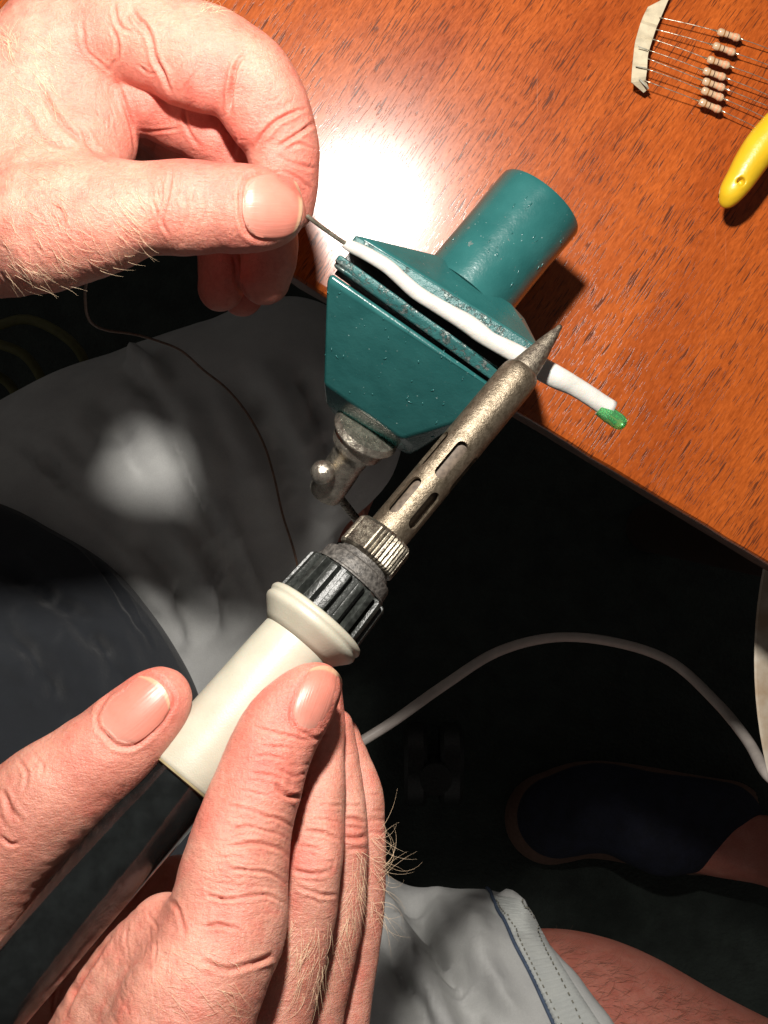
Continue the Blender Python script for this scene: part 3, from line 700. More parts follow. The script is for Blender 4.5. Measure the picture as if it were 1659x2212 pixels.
prof = [(0, .03), (.01, .07), (.05, .115), (.10, .128), (.17, .13), (.22, .118), (.27, .105), (.53, .105), (.58, .118), (.63, .13), (.70, .128), (.75, .115), (.79, .07), (.80, .03)]
def rr_at(x):
    for (a, ra), (b_, rb) in zip(prof, prof[1:]):
        if a <= x <= b_: return ra + (rb - ra) * (x - a) / (b_ - a)
    return .1
proto = None
for i, (a, b_, la, lb) in enumerate(RS):
    pa = P(*Z3(a[0] - 28, a[1] - 9), .62); pb = P(*Z3(b_[0] + 25, b_[1] + 9), .50); d = (pb - pa).normalized()
    R = empty('resistor', tuple(pa), f'beige striped resistor on the paper tape, {rname[i]} of the seven', 'resistor', 'resistors in a row on the tape')
    R.rotation_euler = d.to_track_quat('X', 'Z').to_euler(); R.rotation_euler.rotate_axis('X', .15 * math.sin(i * 2.1))
    if proto is None:
        O = Vector((0, 0, 0)); XD = Vector((1, 0, 0)); parts_ = [lathe('body', O, XD, prof, MAT['res'], None, 28, ang=80)]
        for x0, x1, mt in ((.20, .245, 'band_brown'), (.355, .385, 'band_black'), (.49, .53, 'band_orange'), (.61, .66, 'band_orange')):
            xs_ = np.linspace(x0, x1, 4); parts_.append(lathe('colour_band', O, XD, [(x0, rr_at(x0) - .01)] + [(x, rr_at(x) + .0035) for x in xs_] + [(x1, rr_at(x1) - .01)], MAT[mt], None, 28, ang=80))
        for p in parts_: p.parent = R
        proto = parts_
    else:
        for p in proto:
            c = p.copy(); COL.objects.link(c); c.parent = R
    Mi = Matrix.LocRotScale(R.location, R.rotation_euler, None).inverted()
    ends = ((P(*Z3(*la), .42 + .42 * la[1] / 700), 0), (P(*Z3(*lb), .35), Lb))
    for (pt, x) in ends:
        l1 = Mi @ pt; l0_ = Vector((x, 0, 0)); mid = l0_.lerp(l1, .5) + Vector((0, .01 * math.sin(i * 3), .04))
        q = catmull([l0_, mid, l1], 4); sgn = -1 if x == 0 else 1
        rads = [.045] + [.016] * (len(q) - 1)
        V, F = tube_vf(q, rads, 7); o = link('lead', mesh_from('lead', V, F), MAT['wire']); o.parent = R
pl = empty('pliers', tuple(P(1640, 330, 0)), 'pliers lying at the right edge, only one yellow plastic handle in view', 'pliers')
hc = [(1568, 438, 1.45, 10), (1572, 430, 1.5, 20), (1583, 411, 1.6, 28), (1600, 386, 1.6, 32), (1622, 350, 1.6, 36), (1655, 305, 1.6, 39), (1720, 240, 1.6, 42), (1800, 170, 1.6, 42)]
f = Field(tuple(P(1530, 480, 0) - Vector((0, 0, .2))), tuple(P(1720, 220, 3) + Vector((0, 0, 0))), .045)
f.d = f.chain(hc, n=5)
tmp = np.full(f.n, BIG, np.float32); hcn = P(*Z3(1365, 1578), 2.0); f.cone(tmp, tuple(hcn + Vector((.03, -.03, .6))), .13, tuple(hcn - Vector((0, 0, .12))), .13)
f.d = np.maximum(f.d, -tmp)
V, Q = f.mesh(2); o = link('handle_sleeve', mesh_np('handle_sleeve', V, Q), MAT['yellow'], pl)
hull('tip_plug', [P(1556 + dx, 437 + dy, z) for dx, dy in ((0, 0), (12, 6), (6, -8)) for z in (1.25, 1.5)], MAT['yellow'], pl, .04)
tube('handle_core', [P(1650, 312, 1.6), P(1800, 170, 1.6)], .35, MAT['nickel'], pl, 12)

# ------------------------------------------------------------ hands
def z1(x, y): return (x * .463, y * .463)
def z5(x, y): return (x * .38, 1371.5 + y * .38)
def z6(x, y): return (329 + x * .38, 1371.5 + y * .38)
def finish_hand(V, Q, strokes, tips, label, name='hand', amp=.035):
    V0 = V.copy(); n = normals(V, Q)
    V = V + n * (vnoise(V, .9, amp * 1.1) + vnoise(V, 3.0, amp * .35, 9))[:, None]
    V, cr = creases(V, Q, strokes)
    me = mesh_np(name, V, Q)
    px_ = topx(V); red = np.zeros(len(V))
    for (u, v, r, a) in tips: red = np.maximum(red, a * np.exp(-(((px_ - np.array([u, v])) ** 2).sum(1) / r ** 2)))
    red = np.clip(red + .2 * vnoise(V, .7, 1., 4), 0, 1)
    add_attr(me, 'red', red); add_attr(me, 'crease', cr)
    o = link(name, me, MAT['skin']); tag(o, label, 'hand')
    bvh = BVHTree.FromPolygons([tuple(v) for v in V0], [tuple(q) for q in Q])
    bvh2 = BVHTree.FromPolygons([tuple(v) for v in V], [tuple(q) for q in Q])
    return o, bvh, bvh2
CAMP = Vector((0, 0, CAM_H))
def hit(bvh, u, v):
    d = (P(u, v, 0) - CAMP).normalized(); r = bvh.ray_cast(CAMP, d); return (r[0], r[1]) if r[0] else (None, None)
def make_nail(hand, bvh, c, ax, hl, hw, lift=.03, wrap=0.0, sk=0.0, lbl=None):
    ax = np.array(ax) / np.linalg.norm(ax); ac = np.array([-ax[1], ax[0]])
    ns, nt_ = 33, 25; V = []; tip = []; acr = []; zs = np.full((ns, nt_), np.nan); uv = np.zeros((ns, nt_, 2))
    for i in range(ns):
        for j in range(nt_):
            s = -1 + 2 * i / (ns - 1); t = -1 + 2 * j / (nt_ - 1)
            ss_ = s * math.sqrt(1 - .42 * t * t) * (1 if s > 0 else .97); tt = t * math.sqrt(1 - .36 * abs(s) ** 2.5)
            p = np.array(c) + ax * hl * ss_ + ac * hw * tt + ac * sk * ss_
            uv[i, j] = p; h_, n_h = hit(bvh, *p); 
            if h_ is not None: zs[i, j] = h_.z
    # fill misses past the silhouette from their neighbours
    for _ in range(40):
        bad = np.isnan(zs)
        if not bad.any(): break
        pad = np.pad(zs, 1, constant_values=np.nan); st = np.stack([pad[:-2, 1:-1], pad[2:, 1:-1], pad[1:-1, :-2], pad[1:-1, 2:]])
        with np.errstate(all='ignore'):
            import warnings
            with warnings.catch_warnings(): warnings.simplefilter('ignore'); mean = np.nanmean(st, 0)
        zs[bad] = mean[bad] - .06
    zf = zs.copy()
    for _ in range(6):
        pad = np.pad(zf, 1, mode='edge'); zf = .5 * zf + .5 * (pad[:-2, 1:-1] + pad[2:, 1:-1] + pad[1:-1, :-2] + pad[1:-1, 2:]) / 4
    for i in range(ns):
        for j in range(nt_):
            s = i / (ns - 1); t = j / (nt_ - 1)
            z = zf[i, j] + lift * (1 - .5 * abs(2 * t - 1) ** 4) - .035 * max(0, 1 - s * 7) - .02 * max(0, abs(2 * t - 1) - .9) * 10
            V.append(P(uv[i, j, 0], uv[i, j, 1], z)); tip.append(s); acr.append(t)
    F = [(i * nt_ + j, i * nt_ + j + 1, (i + 1) * nt_ + j + 1, (i + 1) * nt_ + j) for i in range(ns - 1) for j in range(nt_ - 1)]
    nv = len(V); V += [p - Vector((0, 0, .07)) for p in V]; F2 = [tuple(nv + x for x in reversed(q)) for q in F]
    rim = [j for j in range(nt_)] + [i * nt_ + nt_ - 1 for i in range(1, ns)] + [(ns - 1) * nt_ + j for j in range(nt_ - 2, -1, -1)] + [i * nt_ for i in range(ns - 2, 0, -1)]
    F = F + F2 + [(a, b_, b_ + nv, a + nv) for a, b_ in zip(rim, rim[1:] + rim[:1])]
    me = mesh_from('nail', V, F); bm = bmesh.new(); bm.from_mesh(me); bmesh.ops.recalc_face_normals(bm, faces=bm.faces); bm.to_mesh(me); bm.free()
    add_attr(me, 'tipness', tip * 2); add_attr(me, 'across', acr * 2)
    o = link('nail', me, MAT['nail'], hand); autosmooth(o, 50)
    if lbl: o['label'] = lbl
    return o
def nail_fold(c, ax, hl, hw, w_, dep):
    ax = np.array(ax) / np.linalg.norm(ax); ac = np.array([-ax[1], ax[0]]); out = []
    for k in range(13):
        th_ = math.pi * (.5 + k / 12); s = math.cos(th_); t = math.sin(th_)
        out.append(tuple(np.array(c) + ax * hl * 1.03 * (abs(s) ** .75) * (-1) * (1 if True else 0) * 1.0 * (1) + ac * hw * 1.05 * np.sign(t) * abs(t) ** .75))
    return [(out, w_, dep), ]

# --- left hand
LH_lo = P(-70, 740, 0); LH_hi = P(730, -60, 0)
f = Field((P(-60, 0, 1).x, P(0, 720, 3).y, .35), (P(720, 0, 3).x, P(0, -45, 1).y, 11.2), .055)
palm = None
def U(*ds, k=.5):
    r = ds[0]
    for d in ds[1:]: r = smin(r, d, k)
    return r
body = U(f.chain([(-140, 480, 7.0, 160), (20, 490, 7.6, 148), (130, 480, 8.2, 125), (230, 462, 8.6, 108)]),
         f.chain([(-140, 300, 6.2, 200), (20, 250, 6.5, 180), (120, 150, 6.9, 150), (220, 70, 7.2, 118)]),
         f.chain([(-140, 300, 4.6, 170), (40, 240, 4.6, 150), (200, 130, 4.8, 110)]),
         f.chain([(-140, 320, 3.2, 150), (40, 250, 3.0, 130), (200, 160, 3.0, 100)]),
         f.chain([(60, 400, 7.6, 120), (150, 330, 7.5, 112), (190, 285, 7.3, 96)]), k=.9)
palm = U(body, f.chain([(120, 90, 7.2, 120), (165, 170, 7.0, 118), (185, 240, 6.8, 106), (205, 310, 7.0, 86)]), k=.35)
thumb = f.chain([(592, 458, 9.3, 70), (572, 457, 9.3, 83), (530, 452, 9.4, 96), (470, 449, 9.3, 97), (400, 449, 9.3, 104), (350, 450, 9.2, 101), (290, 454, 9.1, 103), (200, 470, 8.8, 124), (100, 480, 8.4, 145)])
index = f.chain([(190, 70, 7.4, 104), (270, 72, 7.9, 104), (350, 92, 8.1, 108), (440, 122, 8.3, 112), (500, 148, 8.4, 102), (540, 180, 8.45, 98), (578, 230, 8.4, 90), (603, 290, 8.2, 83), (615, 345, 8.0, 76), (620, 400, 7.7, 68), (624, 445, 7.4, 55)])
# pads of the index seen from the palm side
index = U(index, f.chain([(395, 165, 8.5, 62), (445, 175, 8.7, 68)], n=3), f.chain([(540, 240, 8.6, 62), (552, 268, 8.6, 58)], n=3), f.chain([(590, 350, 8.4, 50), (594, 385, 8.2, 48)], n=3), k=.28)
middle = f.chain([(210, 120, 6.2, 92), (270, 165, 6.5, 92), (322, 196, 6.7, 92), (385, 232, 6.7, 90), (440, 262, 6.7, 86), (500, 320, 6.5, 80), (545, 400, 6.2, 74), (572, 480, 6.2, 68), (580, 550, 6.3, 62), (572, 606, 6.4, 54)])
middle = U(middle, f.chain([(300, 205, 7.1, 74), (325, 212, 7.1, 76)], n=3), f.chain([(450, 276, 7.0, 68), (462, 288, 7.0, 66)], n=3), k=.15)
ring = f.chain([(200, 150, 4.6, 84), (300, 215, 4.9, 86), (380, 275, 5.0, 82), (440, 340, 4.6, 76), (478, 430, 4.8, 70), (488, 520, 4.9, 64), (485, 580, 5.0, 58), (478, 622, 5.0, 50)])
pinky = f.chain([(200, 190, 2.6, 74), (300, 260, 2.7, 72), (390, 340, 2.9, 66), (460, 430, 3.2, 60), (505, 530, 3.7, 54), (522, 600, 3.9, 50), (524, 640, 3.9, 44)])
full = palm
for fg, k in ((thumb, .55), (index, .45), (middle, .3), (ring, .3), (pinky, .3)):
    full = smin(full, smin(palm, fg, k), .05)
f.d = full
V, Q = f.mesh(3)
LT = [((523 + 660) / 2, 446)]
S = []
def st(conv, pts, w_, dep, *a): S.append(([conv(*p) for p in pts], w_, dep, *a))
for pts, w_, dep in [([(380, 90), (395, 220), (460, 285), (520, 335)], 3.5, .06), ([(520, 120), (545, 200), (545, 280), (505, 340)], 4, .07), ([(610, 50), (680, 130), (735, 290), (800, 430)], 5, .12),
        ([(535, 20), (560, 120), (610, 150)], 4, .08), ([(630, 60), (650, 120), (700, 150)], 3.5, .05), ([(370, 590), (430, 690), (510, 745)], 5, .09), ([(110, 500), (200, 640), (330, 690)], 6, .06), ([(180, 380), (270, 560), (420, 690)], 7, .08),
        ([(530, 350), (590, 500), (640, 740)], 4, .05), ([(1165, 220), (1095, 330), (1070, 530)], 4.5, .11), ([(1100, 300), (1080, 420), (1075, 500)], 3, .05), ([(850, 440), (900, 350), (950, 290)], 2.5, .03), ([(800, 380), (850, 300)], 2.5, .025),
        ([(1395, 510), (1280, 570), (1195, 690)], 4.5, .09), ([(1480, 560), (1380, 640), (1290, 690)], 4, .06), ([(1440, 500), (1370, 520)], 3, .04), ([(1475, 790), (1370, 760), (1290, 715)], 4, .05), ([(1455, 890), (1380, 830), (1310, 790)], 3.5, .05),
        ([(1480, 700), (1400, 680), (1330, 700)], 3, .035), ([(1210, 440), (1270, 470), (1320, 440)], 2.5, .025), ([(1180, 520), (1220, 560)], 2.5, .02),
        ([(800, 770), (785, 900), (760, 1040), (800, 1110)], 3.2, .05), ([(865, 870), (870, 1000), (850, 1090)], 3, .045), ([(950, 880), (960, 980), (945, 1050)], 2.6, .035), ([(700, 930), (725, 1010), (685, 1060)], 2.8, .035), ([(900, 850), (910, 960), (900, 1060)], 2.4, .03), ([(830, 800), (825, 930), (830, 1060)], 2.4, .03), ([(745, 830), (755, 930), (730, 1010)], 2.4, .025),
        ([(790, 935), (860, 940), (950, 930)], 2, .02), ([(640, 600), (730, 610), (850, 590)], 3, .03), ([(220, 950), (300, 1010), (250, 1090)], 4, .03), ([(150, 960), (210, 1040)], 4, .03), ([(640, 300), (700, 340), (740, 330)], 3, .03),
        ([(860, 500), (870, 600), (940, 690)], 4, .05), ([(1100, 640), (1080, 740)], 4, .05), ([(1090, 1190), (1100, 1300), (1160, 1400)], 4, .06), ([(960, 1240), (990, 1330)], 3, .02)]:
    st(z1, pts, w_, dep)
# nail folds of the left thumb
S.append(([(603, 372), (560, 373), (532, 385), (521, 410), (519, 446), (522, 480), (534, 507), (560, 518), (600, 519)], 4.5, .075))
r_ = random.Random(3)
for _ in range(150):                                                               # fine oblique wrinkles at wrist and thumb root
    x, y = r_.uniform(0, 330), r_.uniform(60, 620)
    if 250 < x and y < 340: continue
    a = r_.uniform(-.35, .35) + (1.35 if y < 380 else .75); l = r_.uniform(12, 42)
    S.append(([(x, y), (x + l * math.cos(a) * .5, y + l * math.sin(a) * .5 + 1.5), (x + l * math.cos(a), y + l * math.sin(a))], r_.uniform(1.8, 2.8), r_.uniform(.010, .022)))
for _ in range(60):
    x, y = r_.uniform(330, 520), r_.uniform(370, 530); l = r_.uniform(10, 30)
    S.append(([(x, y), (x + r_.uniform(-4, 4), y + l)], r_.uniform(1.6, 2.4), r_.uniform(.008, .02)))
for _ in range(70):
    x, y = r_.uniform(520, 680), r_.uniform(90, 440); a = r_.uniform(-.5, .5); l = r_.uniform(10, 28)
    S.append(([(x, y), (x + l * math.cos(a), y - l * math.sin(a))], r_.uniform(1.6, 2.4), r_.uniform(.006, .018)))
for _ in range(260):
    x, y = r_.uniform(10, 680), r_.uniform(20, 640)
    if 515 < x < 670 and 370 < y < 525: continue
    th2 = math.atan2(y - 330, x - 330); a = th2 + r_.uniform(-.5, .5) if y < 350 else r_.uniform(1.1, 1.9); l = r_.uniform(8, 26)
    S.append(([(x, y), (x + l * .5 * math.cos(a) + r_.uniform(-1.5, 1.5), y + l * .5 * math.sin(a)), (x + l * math.cos(a), y + l * math.sin(a))], r_.uniform(1.4, 2.2), r_.uniform(.006, .018)))
tips = [(640, 380, 120, .9), (590, 280, 110, .8), (450, 190, 110, .9), (320, 230, 110, 1.), (520, 600, 130, 1.), (450, 330, 130, 1.), (250, 250, 110, .8), (370, 470, 60, .55), (600, 450, 90, .6), (100, 480, 60, .5), (180, 90, 70, .5)]
hand_l, bvL, bvL2 = finish_hand(V, Q, S, tips, 'left hand of a person, curled with thumb on top, pinching the thin wire')
make_nail(hand_l, bvL, (588, 446), (1, .02), 66, 69, lift=.055, lbl='ridged thumbnail with pale free edge')

# --- right hand
f = Field((P(-90, 0, 9).x, P(0, 2310, 7.5).y, 6.2), (P(870, 0, 8).x, P(0, 1400, 11).y, 16.6), .055)
body = U(f.chain([(500, 1990, 13.2, 112), (455, 2080, 13.6, 132), (400, 2190, 13.8, 150), (350, 2330, 13.8, 170)]),
         f.chain([(360, 2010, 12.2, 80), (300, 2130, 12.0, 120), (230, 2290, 11.8, 150)]),
         f.chain([(600, 2110, 11.0, 80), (560, 2230, 11.0, 110), (540, 2330, 11, 120)]), k=.8)
under = f.chain([(385, 1920, 9.2, 70), (300, 2000, 8.9, 84), (210, 2110, 8.7, 100), (110, 2250, 8.5, 120)])
under = U(under, f.chain([(-80, 1990, 9.8, 130), (40, 2150, 9.0, 130), (180, 2330, 8.8, 140)]), k=.6)
palm = smin(body, under, .12)
thumb = f.chain([(344, 1512, 11.5, 71), (330, 1528, 11.5, 80), (300, 1562, 11.5, 90), (262, 1600, 11.45, 99), (222, 1636, 11.4, 106), (170, 1676, 11.3, 111), (120, 1712, 11.2, 119), (60, 1765, 11.0, 126), (-20, 1850, 10.6, 136), (-110, 1960, 10.2, 150)])
index = f.chain([(684, 1482, 11.6, 52), (668, 1500, 11.8, 66), (640, 1530, 11.9, 78), (608, 1572, 12.0, 87), (580, 1630, 12.2, 92), (560, 1690, 12.4, 96), (538, 1755, 12.6, 101), (520, 1820, 12.8, 109), (506, 1880, 13.0, 117), (494, 1950, 13.1, 122), (480, 2010, 13.2, 124)])
middle = f.chain([(703, 1490, 9.6, 38), (700, 1560, 9.8, 46), (692, 1630, 10.1, 52), (688, 1700, 10.5, 57), (682, 1770, 10.8, 63), (674, 1850, 11.1, 68), (667, 1905, 11.2, 69), (656, 1980, 11.2, 70), (630, 2070, 11.2, 75), (598, 2160, 11.2, 84), (560, 2280, 11.2, 95)])
ring = f.chain([(722, 1570, 8.7, 42), (730, 1640, 8.9, 47), (735, 1710, 9.2, 52), (737, 1780, 9.5, 57), (736, 1850, 9.6, 59), (730, 1930, 9.6, 60), (716, 2020, 9.6, 62), (690, 2120, 9.6, 67), (650, 2270, 9.6, 80)])
pinky = f.chain([(742, 1585, 7.6, 34), (762, 1650, 7.8, 41), (781, 1715, 8.0, 46), (786, 1780, 8.2, 47), (788, 1850, 8.3, 46), (786, 1930, 8.3, 48), (776, 2010, 8.3, 49), (764, 2090, 8.3, 52), (745, 2180, 8.4, 57), (720, 2300, 8.4, 66)])
full = palm
palm2 = smin(palm, f.chain([(560, 2180, 9.8, 100), (640, 2330, 9.3, 120)]), .5)
full = palm2
for fg, k in ((thumb, .5), (index, .5)):
    full = smin(full, smin(palm, fg, k), .05)
for fg in (middle, ring, pinky): full = smin(full, fg, .06)
f.d = full
V, Q = f.mesh(3)
S = []
for pts, w_, dep in [([(570, 700), (640, 680), (730, 700), (800, 720)], 3.5, .04), ([(560, 790), (640, 795), (740, 830)], 3.5, .035), ([(700, 760), (800, 800), (880, 790)], 3.5, .05), ([(700, 850), (770, 915), (870, 900)], 5, .10), ([(420, 960), (560, 1000), (700, 1040), (805, 1085)], 3.5, .05),
        ([(400, 1060), (480, 1100), (560, 1110)], 3, .03), ([(430, 1210), (560, 1180), (700, 1210), (790, 1280)], 4, .055), ([(410, 1130), (540, 1090), (700, 1130), (800, 1170)], 3, .035), ([(420, 1330), (560, 1335), (700, 1370), (775, 1420)], 3.5, .05), ([(300, 1490), (480, 1500), (640, 1480), (765, 1530)], 3.5, .06), ([(280, 1660), (380, 1650), (520, 1685)], 4, .05),
        ([(290, 1860), (430, 1905), (560, 1870), (690, 1820)], 6, .11), ([(560, 520), (700, 560), (860, 600), (955, 590)], 3, .04), ([(620, 620), (760, 640), (900, 670)], 2.8, .03), ([(470, 880), (600, 900), (720, 950)], 2.8, .03), ([(740, 730), (830, 740), (910, 730)], 2.8, .03),
        ([(340, 1270), (480, 1260), (600, 1280)], 2.5, .02), ([(330, 1410), (480, 1420), (700, 1440)], 2.5, .025)]:
    S.append(([z6(*p) for p in pts], w_, dep, 10.9))
for pts, w_, dep in [([(860, 1115), (980, 1130), (1065, 1175)], 4, .07), ([(790, 1330), (900, 1355), (1010, 1345)], 4, .07), ([(1010, 1345), (1030, 1300), (990, 1290)], 3, .04), ([(820, 1425), (920, 1470), (1055, 1480)], 4, .07), ([(850, 1500), (920, 1510), (945, 1545)], 3, .04), ([(950, 960), (1075, 975)], 3, .03), ([(820, 1200), (900, 1210), (980, 1240)], 3, .03), ([(830, 1380), (900, 1400), (960, 1400)], 3, .03), ([(900, 1040), (1000, 1050), (1080, 1070)], 3, .025),
        ([(1085, 1050), (1160, 1050), (1215, 1070)], 4, .06), ([(1085, 1150), (1150, 1165), (1225, 1140)], 4, .06), ([(1095, 970), (1195, 975)], 3, .035), ([(1110, 1225), (1225, 1210)], 3.5, .04), ([(1095, 1100), (1200, 1105)], 3, .03), ([(1230, 1050), (1325, 1045)], 3.5, .04), ([(1235, 1000), (1315, 990)], 3, .03), ([(1230, 1120), (1325, 1125)], 3, .03), ([(1220, 905), (1300, 910)], 3, .03)]:
    S.append(([z6(*p) for p in pts], w_, dep, -99, 12.6))
for pts, w_, dep in [([(930, 1480), (1010, 1560), (1060, 1710)], 4.5, .06), ([(640, 1700), (500, 1900), (400, 2080), (360, 2180)], 5, .07), ([(330, 1960), (300, 2080), (310, 2180)], 4, .05), ([(880, 1740), (875, 1850)], 3, .03), ([(1160, 1490), (1260, 1500), (1400, 1495)], 3, .03), ([(560, 1780), (450, 1890)], 3, .03), ([(730, 1620), (720, 1750), (730, 1850)], 3, .025), ([(840, 1570), (900, 1690)], 3, .025), ([(210, 2000), (190, 2100)], 4, .05),
        ([(5, 870), (50, 980), (130, 1065)], 5, .07), ([(90, 690), (150, 780), (130, 900)], 4, .03), ([(190, 660), (240, 740), (230, 820)], 4, .02), ([(0, 1140), (60, 1190), (110, 1180)], 4, .05), ([(30, 980), (90, 1080)], 4, .05), ([(0, 1020), (40, 1100)], 3, .03)]:
    S.append(([z5(*p) for p in pts], w_, dep))
# nail folds
def ring_pts(c, ax, hl, hw, t0, t1, n=12):
    ax = np.array(ax) / np.linalg.norm(ax); ac = np.array([-ax[1], ax[0]]); o_ = []
    for k in range(n + 1):
        th_ = math.radians(t0 + (t1 - t0) * k / n); cs, sn = math.cos(th_), math.sin(th_)
        e = (abs(cs) ** 3.2 + abs(sn) ** 3.2) ** (-1 / 3.2)
        o_.append(tuple(np.array(c) + ax * hl * cs * e + ac * hw * sn * e))
    return o_
S.append((ring_pts((291, 1535), (.74, -.67), 83, 61, 40, 320), 4.5, .07))
S.append((ring_pts((291, 1535), (.74, -.67), 86, 64, -50, 50), 4, .04))
S.append((ring_pts((687, 1513), (.33, -.944), 79, 47, 40, 320), 4, .045, 10.5))
r_ = random.Random(5)
for _ in range(150):
    t = r_.random(); cx = 640 * (1 - t) + 470 * t; cy = 1560 * (1 - t) + 2000 * t; hw = 85 * (1 - t) + 118 * t
    x = cx + r_.uniform(-.9, .8) * hw; y = cy + r_.uniform(-20, 20); a = r_.uniform(-.2, .3) + .18; l = r_.uniform(12, 40)
    S.append(([(x, y), (x + l * math.cos(a), y + l * math.sin(a))], r_.uniform(1.6, 2.6), r_.uniform(.006, .02), 10.8))
for _ in range(80):
    y = r_.uniform(1650, 2180); x = r_.uniform(640, 825); l = r_.uniform(8, 24); a = r_.uniform(-.3, .3)
    S.append(([(x, y), (x + l * math.cos(a), y + l * math.sin(a))], r_.uniform(1.5, 2.2), r_.uniform(.006, .018), -99, 12.4))
for _ in range(60):
    x, y = r_.uniform(180, 470), r_.uniform(1960, 2210); a = r_.uniform(-.4, .4) + 1.35; l = r_.uniform(16, 50)
    S.append(([(x, y), (x + l * math.cos(a), y + l * math.sin(a))], r_.uniform(1.8, 2.8), r_.uniform(.008, .02)))
for k in range(26):                                                                 # ridges of the pads beside the handle
    t = k / 25; x = 350 * (1 - t) + 200 * t; y = 1640 * (1 - t) + 1760 * t
    S.append(([(x - 26, y - 6), (x + 14, y + 2)], 1.5, .010))
tips = [(640, 1500, 150, .95), (330, 1520, 120, .95), (560, 1650, 110, .8), (230, 1620, 130, .5), (650, 1860, 50, .7), (760, 1800, 40, .5), (440, 1760, 70, .7), (500, 1960, 90, .35), (350, 1990, 60, .4), (20, 1800, 90, .3)]
hand_r, bvR, bvR2 = finish_hand(V, Q, S, tips, 'right hand of a person, holding the cream iron handle between thumb and forefinger')
make_nail(hand_r, bvR, (291, 1535), (.74, -.67), 80, 58, lbl='broad thumbnail with a thin yellowish free edge')
make_nail(hand_r, bvR, (686, 1512), (.33, -.944), 76, 45, lbl='forefinger nail turned to the right')

# --- hair
def hairs(name, hand, bvh, specs, mat, rad=.009, stuff_label=None):
    V, F = [], []
    for (u, v, ang, length, curl, lift) in specs:
        h_, n_h = hit(bvh, u, v)
        if h_ is None: continue
        d = Vector((math.cos(ang), math.sin(ang), 0)); d = (d - n_h * d.dot(n_h)).normalized(); pts = [h_ - n_h * .02]; p = h_.copy(); cur = 0
        ns_ = 8; dd = (d + n_h * lift).normalized()
        for i in range(ns_):
            p = p + dd * length / ns_; pts.append(p.copy())
            dd = (Matrix.Rotation(curl / ns_, 3, 'Z') @ dd); dd.z -= lift * .9 / ns_; dd.normalize()
        V, F = tube_vf(pts, [rad * (1 - .8 * i / ns_) for i in range(ns_ + 1)], 4, False, V, F)
    o = link(name, mesh_from(name, V, F), mat, hand); tag(o, kind='stuff', label=stuff_label); return o
sp = []; r_ = random.Random(11)
for _ in range(170):
    x, y = r_.uniform(2, 130), r_.uniform(60, 620); sp.append((x, y, math.radians(r_.uniform(-80, -30)), r_.uniform(.4, .9), r_.uniform(-.9, .9), r_.uniform(.02, .2)))
for _ in range(60):
    x, y = r_.uniform(60, 330), r_.uniform(430, 600); sp.append((x, y, math.radians(r_.uniform(-85, -35)), r_.uniform(.4, .8), r_.uniform(.2, 1.2), r_.uniform(.05, .25)))
for _ in range(26):
    x, y = r_.uniform(240, 300), r_.uniform(400, 520); sp.append((x, y, math.radians(r_.uniform(-75, -45)), r_.uniform(.5, 1.0), r_.uniform(.3, 1.3), r_.uniform(.1, .3)))
for _ in range(22):
    x, y = r_.uniform(2, 40), r_.uniform(90, 140); sp.append((x, y, math.radians(r_.uniform(80, 170)), r_.uniform(.6, 1.3), r_.uniform(-2.5, 2.5), r_.uniform(.2, .6)))
for _ in range(16):
    x, y = r_.uniform(420, 470), r_.uniform(12, 30); sp.append((x, y, math.radians(r_.uniform(20, 80)), r_.uniform(.4, .8), r_.uniform(-2.5, 2.5), r_.uniform(.1, .5)))
hairs('hair', hand_l, bvL2, sp, MAT['hair_pale'], .0045)
sp = []
for _ in range(42):
    x, y = r_.uniform(800, 832), r_.uniform(1790, 1990); sp.append((x, y, math.radians(r_.uniform(-110, 70)), r_.uniform(.6, 1.5), r_.uniform(-3.2, 3.2), r_.uniform(.2, .8)))
for _ in range(85):
    t = r_.random(); x, y = 775 - 90 * t * t + r_.uniform(-12, 18), 1830 + 290 * t; sp.append((x, y, math.radians(r_.uniform(-130, -60)), r_.uniform(.5, 1.2), r_.uniform(-1.4, .4), r_.uniform(.1, .4)))
for _ in range(90):
    x, y = r_.uniform(625, 715), r_.uniform(1980, 2150); sp.append((x, y, math.radians(r_.uniform(-140, -70)), r_.uniform(.5, 1.2), r_.uniform(-1.6, .3), r_.uniform(.1, .4)))
for _ in range(50):
    x, y = r_.uniform(330, 520), r_.uniform(2050, 2200); sp.append((x, y, math.radians(r_.uniform(-60, 0)), r_.uniform(.3, .7), r_.uniform(-1, 1), r_.uniform(.05, .25)))
hairs('hair', hand_r, bvR2, sp, MAT['hair_pale'], .0048)

# ------------------------------------------------------------ person's lap, shorts, shirt, leg, slipper
pe = empty('person', tuple(P(700, 1900, -30)), 'seated person below the table in pale grey shorts and dark navy shirt', 'person')
# shorts
f = Field((P(-250, 0, -30).x, P(0, 2450, -30).y, -40), (P(1340, 0, -28).x, P(0, 560, -30).y, -14), .24)
left = f.chain([(150, 1420, -32, 480), (250, 1230, -31, 430), (380, 1090, -30, 350), (500, 980, -29, 290), (620, 900, -28, 255)], m=1.5)
right = f.chain([(500, 2150, -31, 380), (750, 2280, -29, 380), (950, 2320, -28, 390), (1090, 2365, -27, 425), (1250, 2400, -27, 440)], m=1.5)
